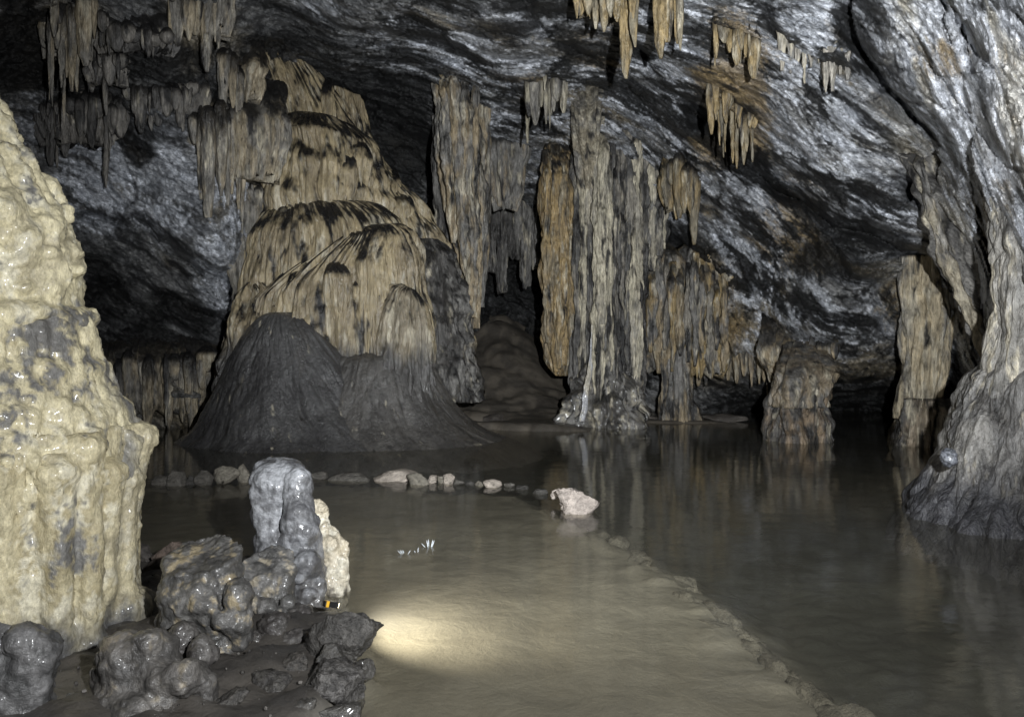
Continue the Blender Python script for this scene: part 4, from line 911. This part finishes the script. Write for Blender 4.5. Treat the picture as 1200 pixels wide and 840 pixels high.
# ------------------------------------------------------------------ water
def water():
    m = bpy.data.materials.new('murky_pool_water'); m.use_nodes = True
    N, L = m.node_tree.nodes, m.node_tree.links
    N.remove(N['Principled BSDF'])
    out = N['Material Output']
    geo = N.new('ShaderNodeNewGeometry')
    mp = N.new('ShaderNodeMapping'); mp.inputs['Scale'].default_value = (1, 2.2, 1); L.new(geo.outputs['Position'], mp.inputs[0])
    n1 = N.new('ShaderNodeTexNoise'); n1.inputs['Scale'].default_value = 2.5; n1.inputs['Detail'].default_value = 2; L.new(mp.outputs[0], n1.inputs['Vector'])
    n2 = N.new('ShaderNodeTexNoise'); n2.inputs['Scale'].default_value = 14; n2.inputs['Detail'].default_value = 3; L.new(mp.outputs[0], n2.inputs['Vector'])
    b1 = N.new('ShaderNodeBump'); b1.inputs['Strength'].default_value = .045; b1.inputs['Distance'].default_value = .06; L.new(n1.outputs[0], b1.inputs['Height'])
    b2 = N.new('ShaderNodeBump'); b2.inputs['Strength'].default_value = .06; b2.inputs['Distance'].default_value = .012; L.new(n2.outputs[0], b2.inputs['Height']); L.new(b1.outputs[0], b2.inputs['Normal'])
    def math_(op, a, b=None):
        n = N.new('ShaderNodeMath'); n.operation = op; n.use_clamp = False
        for k, x in enumerate((a, b)):
            if x is None: continue
            if isinstance(x, (int, float)): n.inputs[k].default_value = x
            else: L.new(x, n.inputs[k])
        return n.outputs[0]
    dt = N.new('ShaderNodeVectorMath'); dt.operation = 'DOT_PRODUCT'; L.new(geo.outputs['Incoming'], dt.inputs[0]); L.new(b2.outputs[0], dt.inputs[1])
    fz = math_('ADD', math_('MULTIPLY', math_('POWER', math_('SUBTRACT', 1.0, math_('MINIMUM', math_('ABSOLUTE', dt.outputs['Value']), 1.0)), 5.0), .98), .02)   # Schlick reflection of water
    gl = N.new('ShaderNodeBsdfGlossy'); gl.inputs['Roughness'].default_value = .06; L.new(b2.outputs[0], gl.inputs['Normal'])
    tr = N.new('ShaderNodeBsdfTransparent'); tr.inputs[0].default_value = (.88, .865, .80, 1)
    df = N.new('ShaderNodeBsdfDiffuse'); df.inputs[0].default_value = (.20, .19, .16, 1); L.new(b1.outputs[0], df.inputs['Normal'])
    mu = N.new('ShaderNodeMixShader'); mu.inputs[0].default_value = .15; L.new(tr.outputs[0], mu.inputs[1]); L.new(df.outputs[0], mu.inputs[2])
    mx = N.new('ShaderNodeMixShader'); L.new(fz, mx.inputs[0]); L.new(mu.outputs[0], mx.inputs[1]); L.new(gl.outputs[0], mx.inputs[2])
    L.new(mx.outputs[0], out.inputs['Surface'])
    v = np.array([(-14, .4, 0), (13, .4, 0), (13, 24, 0), (-14, 24, 0)], float)
    o = obj('pool_water', v, [(0, 1, 2, 3)], m)
    tag(o, 'still murky brown pool water', None, None, 'structure')
water()

# ------------------------------------------------------------------ loose stones
_ico = {}
def ico(sub):
    if sub not in _ico:
        import bmesh
        bm = bmesh.new(); bmesh.ops.create_icosphere(bm, subdivisions=sub, radius=1)
        v = np.array([p.co[:] for p in bm.verts]); t = np.array([[w.index for w in fc.verts] for fc in bm.faces]); bm.free()
        _ico[sub] = (v, t)
    return _ico[sub]
def stone(name, label, centre, size, seed, c1, c2, mat=None, rotz=0.0, tilt=0.0, planes=11, sub=4, group=None, cat='stone', rough=.05, parent=None):
    r = np.random.RandomState(seed)
    v, t = ico(sub)
    v = v.copy()
    for k in range(planes):
        n = r.normal(size=3); n /= np.linalg.norm(n); d = r.uniform(.36, .75)
        ex = np.maximum(0, v @ n - d); v -= ex[:, None] * n * .97
    s = np.array(size, float) / (v.max(0) - v.min(0))
    m = float(np.mean(size))
    v = (v - (v.max(0) + v.min(0)) / 2) * s
    q = v / m * 2
    dn = fbm(q * 1.8 + seed, 5, 600 + seed % 50, .65) * rough * 1.3 * m + (billow(q * 4 + seed, 3, 610) - .4) * rough * .4 * m
    nn = v / (np.linalg.norm(v, axis=1, keepdims=True) + 1e-6)
    v = v + nn * dn[:, None]
    ct, st = math.cos(tilt), math.sin(tilt); v = v @ np.array([[ct, 0, st], [0, 1, 0], [-st, 0, ct]]).T
    cr, sr = math.cos(rotz), math.sin(rotz); v = v @ np.array([[cr, -sr, 0], [sr, cr, 0], [0, 0, 1]]).T
    v = v + np.array(centre)
    a = fbm(q * 2 + seed, 3, 620); b = fbm(q * 7 + seed, 3, 630)
    c = mix(c1, c2, sst(-.3, .3, a + .6 * b))
    o = obj(name, v, np.zeros((0, 4), np.int32), mat or M_stone, c, None, t)
    if label: tag(o, label, cat, group)
    return o
def stone_px(name, label, x0, x1, y0, y1, seed, c1, c2, yb=None, zb=0.0, dratio=.8, **k):
    """a stone seen between these pixels, standing at zb where its foot meets the picture row y1"""
    Y = (EYE - zb) * F / ((yb or y1) - HY)
    w = (x1 - x0) * Y / F; h = (y1 - y0) * Y / F
    c = P((x0 + x1) / 2, (y0 + y1) / 2, Y + w * dratio * .3)
    sink = .25 * h; h *= .95
    return stone(name, label, (c[0], c[1], c[2] - sink / 2), (w, w * dratio, h + sink), seed, c1, c2, **k)
DS, LS, WS, RS = (.13,.12,.105), (.27,.245,.20), (.46,.40,.34), (.22,.16,.13)
DK = (.07,.066,.06)
row = [(180,200,556,568,DS,'small dark stone at the left end of the stone row'), (197,218,550,569,DS,'upright dark stone second from the left in the stone row'), (217,231,556,568,DK,'small low stone third from the left in the stone row'),
 (229,250,550,569,DS,'rounded stone fourth from the left in the stone row'), (250,281,545,567,LS,'broad wedge stone left of the grey stalagmite in the stone row'), (278,296,543,565,LS,'tall narrow stone touching the grey stalagmite in the stone row'),
 (362,384,552,562,DS,'small rounded stone just right of the grey stalagmite'), (384,437,553,563,DS,'long flat dark slab in the stone row'), (437,488,549,563,WS,'long flat pale slab in the stone row'),
 (476,504,553,568,LS,'sloping grey slab right of the long pale slab'), (500,512,556,566,WS,'tiny pale stone right of the sloping slab'), (511,524,557,566,LS,'small grey stone between two tiny pale stones'), (519,533,555,567,WS,'small pale pointed stone near the end of the row'),
 (296,318,552,564,DS,'dark stone half hidden behind the left side of the grey stalagmite'), (545,556,563,569,DK,'tiny dark stone between the low dark stone and the lone pale stone'), (556,567,563,569,LS,'tiny grey stone touching the lone pale stone'), (604,620,568,574,DK,'low wet stone in the gap towards the white boulder'), (624,642,572,579,DK,'low wet stone nearest the white boulder'),
 (531,545,561,568,DS,'low dark stone near the right end of the row'), (566,588,561,571,WS,'lone pale stone at the right end of the row'), (590,603,565,571,DS,'last low dark stone before the gap to the white boulder')]
for k, (x0, x1, y0, y1, c, lb) in enumerate(row):
    stone_px('dam_stone', lb, x0, x1, y0, y1, 700 + k, c, tuple(.7 * a for a in c), group='stones of the row across the pool', rotz=.0, planes=12, sub=3)
stone_px('white_boulder', 'big pale pinkish angular boulder standing alone in the pool', 652, 701, 569, 601, 741, (.38,.33,.295), (.27,.235,.21), planes=8, dratio=.8, rough=.08)
stone_px('dam_stone', 'small pale stone touching the left side of the white boulder', 645, 660, 572, 583, 732, (.40,.35,.31), (.30,.26,.23), yb=592)
ordn = ['first','second','third','fourth','fifth','sixth','seventh','eighth','ninth','tenth','eleventh','twelfth','thirteenth','fourteenth','fifteenth','sixteenth','seventeenth','eighteenth']
sub_path = [(704,612,26),(716,620,30),(733,630,32),(748,640,30),(766,651,32),(780,661,34),(797,672,36),(815,684,44),(834,697,46),(850,711,50),(872,728,44),(888,742,42),(908,764,62),(932,780,50),(950,796,52),(972,812,48),(990,826,56),(1004,846,60)]
for k, (px, py, w) in enumerate(sub_path):
    g = G(px, py, -.02); wm = w * g[1] / F * 1.25
    r = random.Random(k)
    top = -.065 + (.045 if k in (12, 16) else 0) - .05 * r.random()
    h = .16
    stone('sunken_stone', f'{ordn[k]} sunken stone along the drowned row, counted from the white boulder', (g[0] + r.uniform(-.07, .06), g[1] + r.uniform(-.06, .06), top - h / 2), (wm * r.uniform(.8, 1.7), wm * r.uniform(.5, .9), h), 750 + k, (.20,.188,.16), (.14,.132,.112), rotz=-.95 + r.uniform(-.7, .7), sub=3, planes=9, rough=.1, group='drowned stones of the row')

# stones on the bank
stone_px('bank_boulder', 'dark rough boulder in front of the lamp at the pool edge', 360, 447, 708, 770, 801, (.10,.095,.088), (.06,.057,.053), zb=.05, planes=10, rough=.055, sub=5, mat=M_bank)
stone_px('bank_stone', 'wet dark stone below the boulder at the pool edge', 352, 428, 776, 826, 802, (.10,.095,.09), (.055,.052,.05), zb=.02, planes=8, tilt=.2, rough=.05, sub=5, mat=M_bank)
stone_px('bank_stone', 'small dark stone wedged under the boulder', 372, 412, 752, 784, 803, DK, (.045,.043,.04), yb=785, zb=.05, mat=M_wet)
stone_px('bank_stone', 'small stone at the bottom edge beside the pool', 335, 372, 815, 845, 804, DK, (.05,.047,.043), zb=.02, mat=M_wet)
stone_px('bank_stone', 'flat dark stone at the bottom edge below the wet stone', 372, 425, 822, 848, 805, DK, (.05,.047,.043), zb=.0, mat=M_wet)
stone_px('bank_stone', 'tiny stone on the right flank of the wet stone', 418, 440, 770, 792, 806, DK, (.05,.047,.043), yb=796, zb=.0, mat=M_wet)
stone_px('bank_stone', 'cracked reddish block behind the broken stump', 179, 216, 631, 660, 807, (.22,.17,.14), (.15,.12,.10), yb=664, zb=.06, planes=8)
stone_px('bank_stone', 'dark reddish slab under the cracked block', 160, 206, 655, 676, 808, (.15,.125,.11), (.10,.085,.075), zb=.04, planes=9)
stone_px('bank_stone', 'dark stone against the foot of the cream stalagmite', 150, 182, 635, 662, 809, (.10,.09,.082), (.07,.063,.058), zb=.04)
stone_px('bank_stone', 'lowest slab beside the foot of the cream stalagmite', 158, 200, 674, 694, 810, (.12,.10,.09), (.07,.06,.055), zb=.02)
stone_px('bank_stone', 'small stone behind the wedge-shaped stump', 258, 300, 652, 672, 811, DK, (.05,.047,.043), zb=.06)
def gravel():
    r = np.random.RandomState(3); v0, t0 = ico(1); V, T, C = [], [], []
    poly = np.concatenate([BANKW, [[-3, 2.2]]]); n = 0
    while n < 260:
        x, y = r.uniform(-2.6, -.5), r.uniform(2.3, 5.0)
        if not inside(np.array([x]), np.array([y]), poly)[0]: continue
        d, _ = polydist(np.array([x]), np.array([y]), BANKW)
        sz = r.uniform(.004, .011) * (2.0 if r.rand() < .1 else 1)
        v = v0 * sz * r.uniform(.6, 1.2, 3) * (1 + .25 * r.normal(size=(len(v0), 1)) * .5) + np.array([x, y, float(FLOORZ(x, y)) + sz * .3])
        T.append(t0 + len(v0) * n); V.append(v); C.append(np.tile(np.array([(.10,.093,.085)]) * r.uniform(.5, 1.7), (len(v0), 1))); n += 1
    o = obj('gravel', np.concatenate(V), np.zeros((0, 4), np.int32), M_bank, np.concatenate(C), None, np.concatenate(T))
    tag(o, 'dark wet grit and small stones on the mud bank', 'gravel', None, 'stuff')
gravel()
stone_px('bank_stone', 'flat muddy slab on the mud bank below the round knobs', 292, 340, 786, 812, 812, DK, (.045,.042,.04), zb=.04, planes=9, mat=M_bank)
stone_px('bank_stone', 'broken muddy stone right of the double-headed knob', 250, 292, 806, 836, 813, (.09,.083,.075), (.05,.047,.043), zb=.03, planes=8, mat=M_bank)
stone_px('bank_stone', 'small angular stone left of the dark boulder', 330, 362, 764, 788, 814, (.085,.078,.07), (.05,.047,.043), zb=.05, planes=8, mat=M_bank)
# flat slabs on the far shore
for k, (x0, x1, y0, y1, lb) in enumerate([(604,668,474,487,'flat slab on the far shore below the columns'), (628,690,462,474,'dark slab higher on the far mud slope'), (560,602,484,496,'low slab on the shore right of the cascade'),
                                         (735,775,482,493,'small slab at the foot of the column cluster'), (820,875,484,494,'flat ledge stone right of the short pillar'), (955,975,497,503,'small stone in the shadow under the low roof')]):
    stone_px('shore_slab', lb, x0, x1, y0, y1, 820 + k, (.13,.115,.10), (.08,.07,.062), group='slabs on the far shore', dratio=.7, sub=3)
stone('blue_pebble', 'round blue-grey pebble perched against the buttress foot', tuple(P(1112, 536, 6.2)), (.13, .13, .15), 830, (.20,.21,.24), (.07,.075,.085), planes=0, sub=4, rough=.08, mat=M_wet)

# ------------------------------------------------------------------ the lit lamp on the bank
def plain(name, col, rough=.4, emit=None, es=0):
    m = bpy.data.materials.new(name); m.use_nodes = True; b = m.node_tree.nodes['Principled BSDF']
    b.inputs['Base Color'].default_value = (*col, 1); b.inputs['Roughness'].default_value = rough
    if emit: b.inputs['Emission Color'].default_value = (*emit, 1); b.inputs['Emission Strength'].default_value = es
    return m
def rbox(name, size, at, mat, parent, rotz=0, bev=.006):
    import bmesh
    bm = bmesh.new(); bmesh.ops.create_cube(bm, size=1)
    for v in bm.verts: v.co = (v.co.x * size[0], v.co.y * size[1], v.co.z * size[2])
    bmesh.ops.bevel(bm, geom=list(bm.edges), offset=bev, segments=3, affect='EDGES', profile=.5)
    me = bpy.data.meshes.new(name); bm.to_mesh(me); bm.free(); me.materials.append(mat)
    o = bpy.data.objects.new(name, me); COL.objects.link(o); o.parent = parent; o.location = at; o.rotation_euler.z = rotz
    return o
lp = P(386, 711, 4.08)
L_ = thing('hand_lamp', 'small black and yellow lit lamp lying behind the dark boulder', 'lamp', tuple(float(a) for a in lp))
L_.scale = (.6, .6, .6)
L_.rotation_euler = (math.radians(-8), math.radians(18), math.radians(35))
M_blk = plain('black_rubber', (.012, .012, .012), .35); M_yel = plain('yellow_plastic', (.75, .42, .03), .35)
rbox('housing', (.12, .06, .05), (0, 0, .025), M_blk, L_)
rbox('grip_band', (.03, .064, .054), (-.035, 0, .025), M_yel, L_, bev=.004)
rbox('bezel', (.02, .066, .056), (.062, 0, .025), M_blk, L_, bev=.004)
rbox('lens', (.006, .05, .04), (.074, 0, .025), plain('lit_lens', (.9, .85, .6), .2, (1, .86, .55), 25), L_, bev=.002)
lamp('hand_lamp_light', 'SPOT', tuple(P(402, 690, 4.15)), 150, (1.0, .94, .82), .02, target=tuple(G(660, 690)), cone=120, blend=1.0)

# ------------------------------------------------------------------ drip splash on the pool
def splash():
    M_drop = plain('water_drop', (.8, .85, .9), .05); M_drop.node_tree.nodes['Principled BSDF'].inputs['Transmission Weight'].default_value = .4
    for k, (px, py, n, h, lb) in enumerate([(503, 641, 5, .06, 'tallest drip splash standing up from the lit pool'), (475, 648, 4, .04, 'left drip splash on the lit pool'), (488, 646, 3, .025, 'smallest drip splash between the two others')]):
        g = G(px, py); T = thing('drip_splash', lb, 'splash', tuple(g), 'drip splashes on the pool')
        r = random.Random(40 + k)
        for j in range(n):
            a = r.uniform(0, 6.28); rr = r.uniform(.01, .035); hh = h * r.uniform(.5, 1)
            zz = np.linspace(0, 1, 9); th = np.linspace(0, 2 * math.pi, 8, endpoint=False)
            rad = .0035 * (np.sin(math.pi * (zz * .93 + .05)) ** .7) + .0006
            v = np.array([(g[0] + math.cos(a) * rr * (1 + z) + R * math.cos(b), g[1] + math.sin(a) * rr * (1 + z) + R * math.sin(b), -.005 + z * hh) for z, R in zip(zz, rad) for b in th])
            q = [(i * 8 + m, i * 8 + (m + 1) % 8, (i + 1) * 8 + (m + 1) % 8, (i + 1) * 8 + m) for i in range(8) for m in range(8)]
            obj('droplet', v, q, M_drop, None, T)
splash()
